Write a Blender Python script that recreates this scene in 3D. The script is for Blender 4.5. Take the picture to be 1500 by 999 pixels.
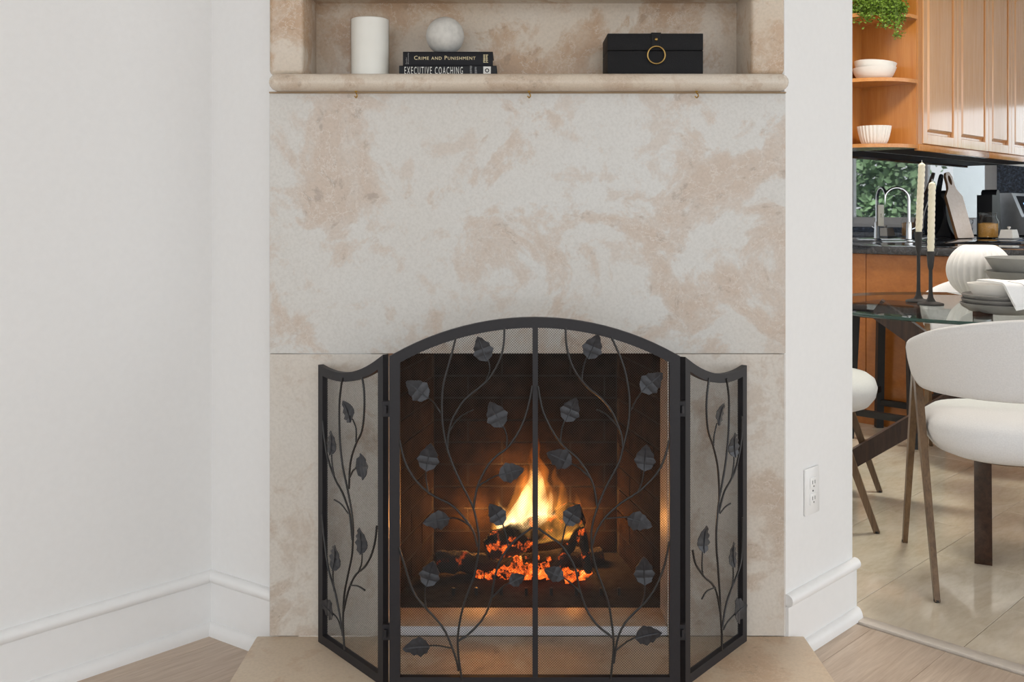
import bpy, bmesh, math, random
from mathutils import Vector, Matrix
random.seed(7)
PI = math.pi
S = bpy.context.scene
C = S.collection
for o in list(bpy.data.objects): bpy.data.objects.remove(o, do_unlink=True)

# ------------------------------------------------------------------ camera
F, CX, HY, H = 1425.0, 750.0, 310.0, 1.097          # focal length in pixels, principal point, eye height
cd = bpy.data.cameras.new('camera'); cam = bpy.data.objects.new('camera', cd); C.objects.link(cam)
cd.sensor_fit = 'HORIZONTAL'; cd.sensor_width = 36.0; cd.lens = 36.0*F/1500.0
cd.shift_y = -(499.5-HY)/1500.0
cd.clip_start = 0.02
cam.location = (0, 0, H); cam.rotation_euler = (PI/2, 0, 0)
S.camera = cam
# ------------------------------------------------------------------ world (daylight) and exposure
w = bpy.data.worlds.new('daylight'); S.world = w; w.use_nodes = True
bg = w.node_tree.nodes['Background']; bg.inputs['Color'].default_value = (0.93, 0.965, 1.0, 1); bg.inputs['Strength'].default_value = 1.0
S.view_settings.view_transform = 'Standard'; S.view_settings.look = 'None'
S.view_settings.gamma = 1.0; S.view_settings.exposure = 1.0
S.view_settings.use_curve_mapping = False

def lamp(name, kind, loc, energy, color=(1,1,1), size=0.1, rot=(0,0,0), size_y=None):
    d = bpy.data.lights.new(name, kind); d.energy = energy; d.color = color
    if kind == 'AREA':
        d.size = size
        if size_y: d.shape = 'RECTANGLE'; d.size_y = size_y
    elif kind != 'SUN': d.shadow_soft_size = size
    o = bpy.data.objects.new(name, d); C.objects.link(o); o.location = loc; o.rotation_euler = rot
    return o
# added warm fill light, no fixture seen, brightens the kitchen above the dining table
lamp('kitchen_fill_light', 'AREA', (1.9, 4.0, 2.78), 20, (1.0, 0.92, 0.82), 0.45)
# sun over the roof, onto the garden outside the kitchen window
sun = lamp('sun', 'SUN', (0,0,8), 4.0, (1.0,0.96,0.90), rot=(0,0,0)); sun.data.angle = 0.02
sun.rotation_euler = Vector((0.707*0.60, 0.707*0.60, -0.80)).to_track_quat('-Z','Y').to_euler()

# ------------------------------------------------------------------ helpers
def at(px, py, Y): return Vector(((px-CX)/F*Y, Y, H-(py-HY)/F*Y))
R2 = math.sqrt(2)
def K(u, v, z=0): return Vector(((u-v)/R2, (u+v)/R2, z))     # house axes: u runs right-back, v runs left-back
ROT45 = Matrix.Rotation(PI/4, 4, 'Z')

class MB:
    def __init__(s): s.v = []; s.f = []
    def add(s, vs, fs):
        b = len(s.v); s.v += [Vector(p) for p in vs]; s.f += [tuple(b+i for i in f) for f in fs]; return s
    def box(s, x0, x1, y0, y1, z0, z1, bev=0, seg=1, M=None):
        if bev <= 0:
            vs = [(x,y,z) for z in (z0,z1) for y in (y0,y1) for x in (x0,x1)]
            fs = [(0,2,3,1),(4,5,7,6),(0,1,5,4),(2,6,7,3),(0,4,6,2),(1,3,7,5)]
            vs = [Vector(p) for p in vs]
        else:
            bm = bmesh.new(); bmesh.ops.create_cube(bm, size=1)
            for q in bm.verts: q.co = Vector(((x0+x1)/2+q.co.x*(x1-x0), (y0+y1)/2+q.co.y*(y1-y0), (z0+z1)/2+q.co.z*(z1-z0)))
            bmesh.ops.bevel(bm, geom=bm.edges[:], offset=bev, segments=seg, affect='EDGES', profile=0.5)
            bm.verts.index_update(); vs = [q.co.copy() for q in bm.verts]; fs = [[q.index for q in f.verts] for f in bm.faces]; bm.free()
        if M: vs = [M @ q for q in vs]
        return s.add(vs, fs)
    def tube(s, pts, r, n=8, caps=True, flat=None):
        pts = [Vector(p) for p in pts]; N = len(pts)
        rs = r if isinstance(r, (list, tuple)) else [r]*N
        T = [(pts[min(i+1,N-1)]-pts[max(i-1,0)]).normalized() for i in range(N)]
        a = Vector((0,0,1)) if abs(T[0].z) < 0.9 else Vector((1,0,0))
        U = (a - T[0]*a.dot(T[0])).normalized(); vs = []
        for i in range(N):
            U = (U - T[i]*U.dot(T[i])); U = U.normalized() if U.length > 1e-6 else T[i].orthogonal().normalized()
            W = T[i].cross(U)
            for k in range(n):
                t = 2*PI*(k+0.5)/n
                vs.append(pts[i] + (U*math.cos(t)+W*math.sin(t))*rs[i])
        fs = [(i*n+k, i*n+(k+1)%n, (i+1)*n+(k+1)%n, (i+1)*n+k) for i in range(N-1) for k in range(n)]
        if caps: fs += [tuple(range(n-1,-1,-1)), tuple(range((N-1)*n, N*n))]
        return s.add(vs, fs)
    def lathe(s, prof, n=32, c=(0,0,0), closed=False, fn=None, M=None):
        c = Vector(c); vs = []; m = len(prof)
        for i,(r,z) in enumerate(prof):
            for k in range(n):
                t = 2*PI*k/n; rr = fn(r, z, t) if fn else r
                p = Vector((rr*math.cos(t), rr*math.sin(t), z))
                vs.append((M @ p if M else p) + c)
        fs = [(i*n+k, i*n+(k+1)%n, (i+1)*n+(k+1)%n, (i+1)*n+k) for i in range(m-1) for k in range(n)]
        if closed: fs += [((m-1)*n+k, (m-1)*n+(k+1)%n, (k+1)%n, k) for k in range(n)]
        else: fs += [tuple(range(n-1,-1,-1)), tuple(range((m-1)*n, m*n))]
        return s.add(vs, fs)
    def prism(s, poly, d, M):        # polygon in local xy, extruded along local z by d, placed by M
        n = len(poly); vs = [M @ Vector((x,y,0)) for x,y in poly] + [M @ Vector((x,y,d)) for x,y in poly]
        fs = [tuple(range(n-1,-1,-1)), tuple(range(n,2*n))] + [(i,(i+1)%n,n+(i+1)%n,n+i) for i in range(n)]
        return s.add(vs, fs)
    def beam(s, a, b, w0, t0, w1, t1, up=Vector((0,0,1)), bev=0):    # rectangular bar, tapering
        a = Vector(a); b = Vector(b); d = (b-a).normalized(); sx = d.cross(up)
        sx = sx.normalized() if sx.length > 1e-4 else Vector((1,0,0)); sy = sx.cross(d)
        vs = []
        for p,wd,th in ((a,w0,t0),(b,w1,t1)):
            for q in ((-1,-1),(1,-1),(1,1),(-1,1)): vs.append(p+sx*q[0]*wd/2+sy*q[1]*th/2)
        return s.add(vs, [(3,2,1,0),(4,5,6,7),(0,1,5,4),(1,2,6,5),(2,3,7,6),(3,0,4,7)])

WM = {}
def wmat(o): return WM.get(o.name, Matrix.Identity(4))
def obj(name, mb, mat, parent=None, world=False, smooth=35, uv=False, me=None):
    if me is None:
        me = bpy.data.meshes.new(name)
        vs = mb.v
        if uv: vs = [ROT45 @ p for p in vs]
        if (world or uv) and parent is not None:
            inv = wmat(parent).inverted(); vs = [inv @ p for p in vs]
        me.from_pydata([tuple(p) for p in vs], [], mb.f); me.update()
        bm = bmesh.new(); bm.from_mesh(me); bmesh.ops.recalc_face_normals(bm, faces=bm.faces[:]); bm.to_mesh(me); bm.free()
        if smooth:
            me.polygons.foreach_set('use_smooth', [True]*len(me.polygons)); me.set_sharp_from_angle(angle=math.radians(smooth))
        if mat: me.materials.append(mat)
    o = bpy.data.objects.new(name, me); C.objects.link(o)
    if parent is not None: o.parent = parent
    WM[o.name] = wmat(parent).copy() if parent is not None else Matrix.Identity(4)
    return o
def tag(o, label, cat=None, group=None, kind=None):
    o['label'] = label
    if cat: o['category'] = cat
    if group: o['group'] = group
    if kind: o['kind'] = kind
    return o
def thing(name, label, cat, loc=(0,0,0), rz=0, group=None, kind=None):
    o = bpy.data.objects.new(name, None); C.objects.link(o); o.empty_display_size = 0.05
    o.location = loc; o.rotation_euler = (0,0,rz)
    WM[o.name] = Matrix.Translation(Vector(loc)) @ Matrix.Rotation(rz, 4, 'Z')
    return tag(o, label, cat, group, kind)
def copy_tree(o, parent=None):
    c = o.copy(); C.objects.link(c)
    if parent is not None: c.parent = parent
    for ch in [q for q in bpy.data.objects if q.parent == o]: copy_tree(ch, c)
    return c
def spline(pts, per=5):
    pts = [Vector(p) for p in pts]; out = []
    for i in range(len(pts)-1):
        p0 = pts[max(i-1,0)]; p1 = pts[i]; p2 = pts[i+1]; p3 = pts[min(i+2,len(pts)-1)]
        for k in range(per):
            t = k/per; out.append(0.5*((2*p1)+(p2-p0)*t+(2*p0-5*p1+4*p2-p3)*t*t+(3*p1-p0-3*p2+p3)*t*t*t))
    out.append(pts[-1]); return out

# ------------------------------------------------------------------ materials
def srgb(r, g, b):
    f = lambda c: (c/255/12.92) if c/255 <= 0.04045 else ((c/255+0.055)/1.055)**2.4
    return (f(r), f(g), f(b), 1)
MATS = {}
def base(name):
    m = bpy.data.materials.new(name); m.use_nodes = True; nt = m.node_tree
    return m, nt, nt.nodes['Principled BSDF']
def N(nt, t, **k):
    n = nt.nodes.new(t)
    for a,b in k.items():
        if a in n.inputs.keys() if hasattr(n.inputs,'keys') else False: n.inputs[a].default_value = b
        else: setattr(n, a, b)
    return n
def ramp(nt, fac, stops):
    r = nt.nodes.new('ShaderNodeValToRGB'); e = r.color_ramp.elements
    while len(e) < len(stops): e.new(0.5)
    for q,(p,c) in zip(e, stops): q.position = p; q.color = c
    nt.links.new(fac, r.inputs['Fac']); return r
def noise(nt, vec, scale, detail=4, rough=0.55, dist=0):
    n = nt.nodes.new('ShaderNodeTexNoise'); n.inputs['Scale'].default_value = scale; n.inputs['Detail'].default_value = detail
    n.inputs['Roughness'].default_value = rough; n.inputs['Distortion'].default_value = dist
    if vec: nt.links.new(vec, n.inputs['Vector'])
    return n
def mapping(nt, scale=(1,1,1), rot=(0,0,0), loc=(0,0,0), src='Object'):
    tc = nt.nodes.new('ShaderNodeTexCoord'); mp = nt.nodes.new('ShaderNodeMapping')
    mp.inputs['Scale'].default_value = scale; mp.inputs['Rotation'].default_value = rot; mp.inputs['Location'].default_value = loc
    nt.links.new(tc.outputs[src], mp.inputs['Vector']); return mp.outputs['Vector']
def mixc(nt, fac, a, b, mode='MIX'):
    n = nt.nodes.new('ShaderNodeMix'); n.data_type = 'RGBA'; n.blend_type = mode
    for s,v in ((0,fac),(6,a),(7,b)):
        if hasattr(v, 'is_linked') or hasattr(v, 'links'): nt.links.new(v, n.inputs[s])
        else: n.inputs[s].default_value = v
    return n.outputs[2]
def bump(nt, bs, h, strength=0.2, dist=0.002):
    b = nt.nodes.new('ShaderNodeBump'); b.inputs['Strength'].default_value = strength; b.inputs['Distance'].default_value = dist
    nt.links.new(h, b.inputs['Height']); nt.links.new(b.outputs['Normal'], bs.inputs['Normal'])
def plain(name, col, rough=0.5, metal=0, var=0.06, scale=30, bmp=0, spec=None, sheen=0, trans=0, ior=None, coat=0):
    if name in MATS: return MATS[name]
    m, nt, bs = base(name)
    n = noise(nt, mapping(nt), scale, 4)
    a = tuple(c*(1-var) for c in col[:3])+(1,); b = tuple(min(1,c*(1+var)) for c in col[:3])+(1,)
    r = ramp(nt, n.outputs['Fac'], [(0.3,a),(0.7,b)]); nt.links.new(r.outputs['Color'], bs.inputs['Base Color'])
    bs.inputs['Roughness'].default_value = rough; bs.inputs['Metallic'].default_value = metal
    if spec is not None: bs.inputs['Specular IOR Level'].default_value = spec
    if trans: bs.inputs['Transmission Weight'].default_value = trans
    if ior: bs.inputs['IOR'].default_value = ior
    if coat: bs.inputs['Coat Weight'].default_value = coat; bs.inputs['Coat Roughness'].default_value = 0.05
    if bmp: bump(nt, bs, n.outputs['Fac'], bmp)
    MATS[name] = m; return m
def wood(name, dark, light, axis=0, scale=1.0, rough=0.4, coat=0, rotz=0):
    m, nt, bs = base(name)
    sc = [14*scale]*3; sc[axis] = 0.9*scale
    v = mapping(nt, tuple(sc))
    if rotz:
        mp = v.node; mp.vector_type = 'TEXTURE'; mp.inputs['Rotation'].default_value = (0,0,rotz); mp.inputs['Scale'].default_value = tuple(1/q for q in sc)
    n1 = noise(nt, v, 2.0, 6, 0.6, 0.6); n2 = noise(nt, v, 9.0, 3, 0.5)
    c = mixc(nt, 0.3, n1.outputs['Fac'], n2.outputs['Fac'])
    r = ramp(nt, c, [(0.32,dark),(0.68,light)]); nt.links.new(r.outputs['Color'], bs.inputs['Base Color'])
    bs.inputs['Roughness'].default_value = rough
    if coat: bs.inputs['Coat Weight'].default_value = coat; bs.inputs['Coat Roughness'].default_value = 0.12
    bump(nt, bs, c, 0.05, 0.001)
    return m
def marble(name, pale, tan, warm, rough=0.25, loc=(0,0,0), amount=0.0, sc=1.0):
    m, nt, bs = base(name)
    v = mapping(nt, (sc,sc,sc), (0.2,0.5,0.1), loc)
    wn = noise(nt, v, 2.2, 3, 0.5)
    vm = nt.nodes.new('ShaderNodeVectorMath'); vm.operation = 'MULTIPLY_ADD'
    nt.links.new(wn.outputs['Color'], vm.inputs[0]); vm.inputs[1].default_value = (0.22,0.22,0.22); nt.links.new(v, vm.inputs[2])
    wv = vm.outputs['Vector']
    big = noise(nt, wv, 4.2, 10, 0.62, 0.35); mid = noise(nt, wv, 11, 9, 0.66, 0.2); fine = noise(nt, v, 150, 3, 0.6)
    p = ramp(nt, big.outputs['Fac'], [(0.505-amount,(0,0,0,1)),(0.54-amount,(0.62,0.62,0.62,1)),(0.61-amount,(1,1,1,1))])
    q = ramp(nt, mid.outputs['Fac'], [(0.53,(0,0,0,1)),(0.61,(1,1,1,1))])
    cloud = noise(nt, wv, 1.6, 4, 0.5)
    p0 = ramp(nt, cloud.outputs['Fac'], [(0.35,pale),(0.65,warm)])
    c1 = mixc(nt, p.outputs['Color'], p0.outputs['Color'], tan)
    half = nt.nodes.new('ShaderNodeMath'); half.operation = 'MULTIPLY'; half.inputs[1].default_value = 0.5; nt.links.new(q.outputs['Color'], half.inputs[0])
    c2 = mixc(nt, half.outputs[0], c1, tan)
    cr = noise(nt, wv, 30, 6, 0.6, 0.3); crr = ramp(nt, cr.outputs['Fac'], [(0.585,(0,0,0,1)),(0.66,(0.75,0.75,0.75,1))])
    crm = nt.nodes.new('ShaderNodeMath'); crm.operation = 'MULTIPLY'; nt.links.new(crr.outputs['Color'], crm.inputs[0]); nt.links.new(p.outputs['Color'], crm.inputs[1])
    c2 = mixc(nt, crm.outputs[0], c2, tuple(x*0.72 for x in tan[:3])+(1,))
    # pale crackle veins
    vo = nt.nodes.new('ShaderNodeTexVoronoi'); vo.feature = 'DISTANCE_TO_EDGE'; vo.inputs['Scale'].default_value = 17
    v2 = nt.nodes.new('ShaderNodeVectorMath'); v2.operation = 'MULTIPLY_ADD'
    nt.links.new(mid.outputs['Color'], v2.inputs[0]); v2.inputs[1].default_value = (0.2,0.2,0.2); nt.links.new(wv, v2.inputs[2])
    nt.links.new(v2.outputs['Vector'], vo.inputs['Vector'])
    vr = ramp(nt, vo.outputs['Distance'], [(0.0,(0.55,0.55,0.55,1)),(0.03,(0,0,0,1))])
    vm_ = nt.nodes.new('ShaderNodeMath'); vm_.operation = 'MULTIPLY'; nt.links.new(vr.outputs['Color'], vm_.inputs[0]); nt.links.new(p.outputs['Color'], vm_.inputs[1])
    c3 = mixc(nt, vm_.outputs[0], c2, tuple(min(1,x*1.18) for x in pale[:3])+(1,))
    fr = ramp(nt, fine.outputs['Fac'], [(0.3,(0.90,0.895,0.89,1)),(0.6,(1,1,1,1))])
    c4 = mixc(nt, 1.0, c3, fr.outputs['Color'], 'MULTIPLY')
    nt.links.new(c4, bs.inputs['Base Color']); bs.inputs['Roughness'].default_value = rough
    return m
def granite(name, dark, blue, rough=0.04, ior=1.8, coat=0.0):
    m, nt, bs = base(name); v = mapping(nt)
    n1 = noise(nt, v, 60, 6, 0.7); n2 = noise(nt, v, 16, 4, 0.6)
    r1 = ramp(nt, n1.outputs['Fac'], [(0.42,dark),(0.55,blue),(0.72,tuple(c*2.6 for c in blue[:3])+(1,))])
    r2 = ramp(nt, n2.outputs['Fac'], [(0.3,(0.55,0.55,0.55,1)),(0.7,(1,1,1,1))])
    nt.links.new(mixc(nt, 1.0, r1.outputs['Color'], r2.outputs['Color'], 'MULTIPLY'), bs.inputs['Base Color'])
    bs.inputs['Roughness'].default_value = rough; bs.inputs['IOR'].default_value = ior; bs.inputs['Specular IOR Level'].default_value = 0.5
    bs.inputs['Coat Weight'].default_value = coat; bs.inputs['Coat IOR'].default_value = ior; bs.inputs['Coat Roughness'].default_value = 0.015
    return m

M_wall = plain('painted_plaster', (0.83,0.828,0.82,1), 0.6, var=0.012, scale=60, bmp=0.05)
M_trim = plain('white_trim_paint', (0.86,0.86,0.855,1), 0.35, var=0.01, scale=40)
M_ceil = plain('ceiling_paint', (0.86,0.86,0.85,1), 0.8, var=0.01)
pale, tan, warm = srgb(210,209,205), srgb(197,181,166), srgb(206,202,195)
M_slab = marble('marble_slab', pale, tan, warm)
M_side = marble('marble_side', srgb(214,210,203), srgb(190,174,158), srgb(208,199,187), loc=(3.1,0.4,1.7), amount=-0.02)
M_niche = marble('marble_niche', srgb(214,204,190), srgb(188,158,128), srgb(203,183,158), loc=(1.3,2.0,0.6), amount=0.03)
M_mant = marble('marble_mantel', srgb(216,206,192), srgb(197,178,158), srgb(212,198,180), loc=(5.3,0.2,2.2), rough=0.18, sc=2.0)
M_hearth = marble('marble_hearth', srgb(217,200,177), srgb(200,171,141), srgb(211,190,164), loc=(0.3,1.2,4.2), rough=0.5, amount=0.02)
M_grout = plain('joint_filler', srgb(150,138,120), 0.8)
M_woodtrim = wood('mantel_strip_wood', srgb(120,92,60), srgb(190,165,130), 0)
M_iron = plain('black_iron', (0.011,0.010,0.013,1), 0.5, 0.0, var=0.15, scale=200, spec=0.45)
M_vine = plain('vine_iron', (0.022,0.021,0.021,1), 0.36, 0.2, var=0.15, scale=200)
M_leaf = plain('leaf_iron', (0.026,0.027,0.032,1), 0.33, 0.2, var=0.35, scale=120, bmp=0.3)
M_wire = plain('wire', (0.04,0.039,0.038,1), 0.42, 0.2, var=0.1)
M_soot = plain('soot_brick', (0.026,0.016,0.011,1), 0.95, var=0.5, scale=25, bmp=0.6, spec=0.05)
M_mortar = plain('soot_mortar', (0.045,0.038,0.033,1), 0.95, var=0.3, scale=40, spec=0.05)
M_blackmetal = plain('black_metal', (0.012,0.012,0.012,1), 0.55, var=0.2)

def thin_glass(name, tint, ior=1.45):
    m = bpy.data.materials.new(name); m.use_nodes = True; nt = m.node_tree; nt.nodes.clear()
    out = nt.nodes.new('ShaderNodeOutputMaterial'); tr = nt.nodes.new('ShaderNodeBsdfTransparent'); gl = nt.nodes.new('ShaderNodeBsdfGlossy')
    fr = nt.nodes.new('ShaderNodeFresnel'); fr.inputs['IOR'].default_value = ior; mx = nt.nodes.new('ShaderNodeMixShader')
    n = noise(nt, mapping(nt), 8, 2); r = ramp(nt, n.outputs['Fac'], [(0.3,tint),(0.7,tuple(min(1,c*1.01) for c in tint[:3])+(1,))]); nt.links.new(r.outputs['Color'], tr.inputs['Color'])
    gl.inputs['Roughness'].default_value = 0.0
    ge = nt.nodes.new('ShaderNodeNewGeometry'); fm = nt.nodes.new('ShaderNodeMath'); fm.operation = 'SUBTRACT'; fm.use_clamp = True
    nt.links.new(fr.outputs[0], fm.inputs[0]); nt.links.new(ge.outputs['Backfacing'], fm.inputs[1]); nt.links.new(fm.outputs[0], mx.inputs[0]); nt.links.new(tr.outputs[0], mx.inputs[1]); nt.links.new(gl.outputs[0], mx.inputs[2]); nt.links.new(mx.outputs[0], out.inputs['Surface'])
    return m
# ================================================================== ROOM SHELL
def wallbox_uv(name, label, u0,u1,v0,v1,z0,z1, mat, cat='wall'):
    o = obj(name, MB().box(u0,u1,v0,v1,z0,z1), mat, uv=True, smooth=0); return tag(o, label, cat, kind='structure')
def wall_plan(name, label, p0, p1, thick, z1, mat):
    p0 = Vector(p0); p1 = Vector(p1); d = (p1-p0).normalized(); n = Vector((-d.y, d.x))*thick
    q = [p0, p1, p1+n, p0+n]
    mb = MB().add([(a.x,a.y,0) for a in q]+[(a.x,a.y,z1) for a in q], [(3,2,1,0),(4,5,6,7),(0,1,5,4),(1,2,6,5),(2,3,7,6),(3,0,4,7)])
    return tag(obj(name, mb, mat, smooth=0), label, 'wall', kind='structure')
CORNER = Vector((-0.786, 2.545)); FPL = Vector((-0.570, 2.400)); DL = Vector((-0.968,-1.0)).normalized()
ZC = 2.85
FP_Y = 2.375
wall_plan('wall_left', 'long cream white wall left of the fireplace', CORNER+DL*4.6, CORNER, 0.1, ZC, M_wall)
wall_plan('wall_return', 'narrow white wall strip between left corner and fireplace marble', CORNER, FPL, 0.06, ZC, M_wall)
wallbox_uv('wall_right', 'white wall strip right of the fireplace with the outlet', 2.150, 2.510, 1.209, 1.27, 0, ZC, M_wall)
wallbox_uv('wall_divider', 'wall between fireplace corner and kitchen', 2.45, 2.51, 1.27, 2.56, 0, ZC, M_wall)
wallbox_uv('wall_kitchen', 'kitchen wall behind the open shelves and cabinets', 2.45, 8.90, 2.576, 2.66, 0, ZC, M_wall)
# window wall at the far end of the kitchen, seen in the polished backsplash
WU = 8.84; WV0, WV1, WZ0, WZ1 = 0.80, 2.11, 0.985, 2.05
mb = MB().box(WU,WU+0.1,-2.2,WV0,0,ZC).box(WU,WU+0.1,WV1,2.66,0,ZC).box(WU,WU+0.1,WV0,WV1,0,WZ0).box(WU,WU+0.1,WV0,WV1,WZ1,ZC)
tag(obj('wall_window', mb, M_wall, uv=True, smooth=0), 'far kitchen wall with the garden window', 'wall', kind='structure')
win = thing('window_1', 'white two pane kitchen window mirrored in the polished backsplash', 'window', K(WU,(WV0+WV1)/2,WZ0), kind='structure')
VM = 1.53
mb = MB()
for a in (WV0, VM-0.03, WV1-0.06): mb.box(WU+0.0,WU+0.06,a,a+0.06,WZ0,WZ1)
for a in (WZ0, WZ1-0.06): mb.box(WU+0.0,WU+0.06,WV0,WV1,a,a+0.06)
obj('window_frame', mb, M_trim, win, uv=True, smooth=0)
M_pane = thin_glass('window_glass', (0.97,0.98,0.98,1), 1.2)
for a,b in ((WV0+0.06,VM-0.03),(VM+0.03,WV1-0.06)):
    obj('pane', MB().box(WU+0.03,WU+0.034,a,b,WZ0+0.06,WZ1-0.06), M_pane, win, uv=True, smooth=0)
obj('window_sill', MB().box(WU-0.05,WU+0.0,WV0-0.04,WV1+0.04,WZ0-0.03,WZ0), M_trim, win, uv=True, smooth=0)
tag(obj('ceiling', MB().box(-5.2,8.95,-4.5,4.6,ZC,ZC+0.05), M_ceil, uv=True, smooth=0), 'plain white ceiling above both rooms', 'ceiling', kind='structure')

# ---- living room floor: planks along u
M_floorbase = plain('subfloor', srgb(120,105,90), 0.8)
def plankmat(i):
    a = 0.985+0.008*((i*7)%5)
    d = srgb(174*a,153*a,133*a); l = srgb(204*a,186*a,168*a)
    m = wood('oak_plank_%d' % i, d, l, 0, 2.6, 0.42, rotz=PI/4); return m
PM = [plankmat(i) for i in range(4)]
fl = thing('floor', 'pale greige wood plank floor in front of the fireplace', 'floor', (0,0,0), 0, kind='structure')
obj('subfloor', MB().box(-5.2,2.484,-4.5,4.5,-0.06,-0.012), M_floorbase, fl, uv=True, smooth=0)
PW = 0.19
plank_me = {}
for j in range(-14, 18):
    v0 = j*PW
    for k,(u0,u1) in enumerate(((-3.2,-1.4),(-1.4,0.4),(0.4,2.478))):
        sh = ((j*37) % 11)/11*1.1-0.6 if k < 2 else 0
        a = u0 + (((j*37)%11)/11*1.1-0.6 if k > 0 else 0); b = u1 + (((j*37)%11)/11*1.1-0.6 if k < 2 else 0)
        if k == 2: b = 2.478
        # leave the planks out under the walls
        if v0 > 1.23+PW*0 and a > 0.9: continue
        if k < 2 and v0 > 2.35: continue
        mb = MB().box(a+0.0004,b-0.0004,v0+0.0004,v0+PW-0.0004,-0.012,0.0)
        obj('plank', mb, PM[(j*3+k*5) % 4], fl, uv=True, smooth=0)
# ---- kitchen floor: polished beige tiles
M_kbase = plain('tile_grout', srgb(128,112,92), 0.8)
def tilemat(i):
    m, nt, bs = base('travertine_tile_%d' % i)
    v = mapping(nt, (3.0,9.0,4), (0,0,0.9*i), (i*3.7,i*1.3,0))
    n1 = noise(nt, v, 1.6, 8, 0.6, 0.8); n2 = noise(nt, v, 7, 5, 0.6)
    r = ramp(nt, n1.outputs['Fac'], [(0.3,srgb(207,193,171)),(0.52,srgb(218,206,186)),(0.72,srgb(225,215,199))])
    r2 = ramp(nt, n2.outputs['Fac'], [(0.35,(0.92,0.91,0.89,1)),(0.6,(1,1,1,1))])
    nt.links.new(mixc(nt, 1.0, r.outputs['Color'], r2.outputs['Color'], 'MULTIPLY'), bs.inputs['Base Color'])
    bs.inputs['Roughness'].default_value = 0.07; bs.inputs['Specular IOR Level'].default_value = 0.9
    return m
TM = [tilemat(i) for i in range(4)]
kf = thing('floor', 'glossy beige stone tile floor of the dining kitchen', 'floor', (0,0,0), 0, kind='structure')
obj('screed', MB().box(2.5,8.84,-4.0,2.576,-0.06,-0.002), M_kbase, kf, uv=True, smooth=0)
TS = 0.316; TL = 0.632; tu0 = 2.535; tv0 = 0.931-0.002
tile_me = []; half_me = []; HL = TL-0.30
for t in TM:
    for lst,ln in ((tile_me,TL),(half_me,HL)):
        me_o = obj('tile', MB().box(0.0009,ln-0.0009,0.0009,TS-0.0009,-0.01,0.0,0.0008), t, smooth=0); lst.append(me_o.data); bpy.data.objects.remove(me_o)
cnt = 0
for j in range(-7, 6):
    v = tv0+j*TS
    if v+TS > 2.60: continue
    u = tu0; i = 0
    while u < 4.82:
        half = (j % 2 and i == 0)
        o = obj('tile', None, None, kf, me=(half_me if half else tile_me)[(i*5+j*3+i*j) % 4]); o.location = K(u, v, 0); o.rotation_euler = (0,0,PI/4); cnt += 1
        u += HL if half else TL; i += 1
tag(obj('trim_1', MB().box(2.490,2.533,-3.5,1.21,-0.012,0.004,0.0035,2), plain('threshold_stone', srgb(216,206,194), 0.3), uv=True), 'pale stone threshold strip between wood floor and tile', 'threshold', kind='structure')

# ---- baseboards
def baseboard(name, label, p0, p1, side):
    p0 = Vector(p0); p1 = Vector(p1); d = (p1-p0).normalized(); n = Vector((-d.y,d.x))*side
    t = thing(name, label, 'baseboard', (p0.x,p0.y,0), 0, kind='structure')
    q = lambda p,off,z: Vector((p.x+n.x*off, p.y+n.y*off, z))
    def bar(nm, prof):
        vs = [q(p,o_,z) for p in (p0,p1) for o_,z in prof]; m = len(prof)
        fs = [(i,(i+1)%m,m+(i+1)%m,m+i) for i in range(m)]+[tuple(range(m)),tuple(range(2*m-1,m-1,-1))]
        obj(nm, MB().add(vs,fs), M_trim, t, world=True, smooth=50)
    bar('board', [(0,0.0),(0.008,0.0),(0.008,0.135),(0,0.135)])
    bar('cap_moulding', [(0,0.131)]+[(0.004+0.016*math.cos(a),0.146+0.0155*math.sin(a)) for a in [(-90+180*k/10)*PI/180 for k in range(11)]]+[(0,0.161)])
    bar('shoe_moulding', [(0,0)]+[(0.010+0.016*math.cos(a),0.030*math.sin(a)) for a in [(90*k/6)*PI/180 for k in range(7)]]+[(0,0.030)])
baseboard('baseboard_left', 'white moulded baseboard along the long left wall', CORNER+DL*4.5, CORNER, -1)
baseboard('baseboard_return', 'white moulded baseboard on the narrow strip left of the marble', CORNER, FPL, -1)
a = K(2.155,1.209); b = K(2.520,1.209)
baseboard('baseboard_right', 'white moulded baseboard under the outlet right of the fireplace', (a.x,a.y), (b.x,b.y), -1)

# ================================================================== FIREPLACE
fp = thing('fireplace', 'cream marble fireplace surround with mantel shelf and niche', 'fireplace', (0.035,FP_Y,0))
XL, XR = -0.592, 0.668; OX0, OX1, OZ = -0.302, 0.380, 0.7495; BK = 0.02
def fpart(nm, mb, mat, smooth=35, parent=None): return obj(nm, mb, mat, parent or fp, world=True, smooth=smooth)
fpart('upper_slab', MB().box(XL,XR,FP_Y,FP_Y+BK,OZ+0.0012,1.386,0.0008), M_slab, 0)
fpart('side_slab', MB().box(XL,OX0,FP_Y+0.001,FP_Y+BK,0.0605,OZ-0.0004,0.0008), M_side, 0)
fpart('side_slab', MB().box(OX1,XR,FP_Y+0.001,FP_Y+BK,0.0605,OZ-0.0004,0.0008), M_side, 0)
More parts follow.
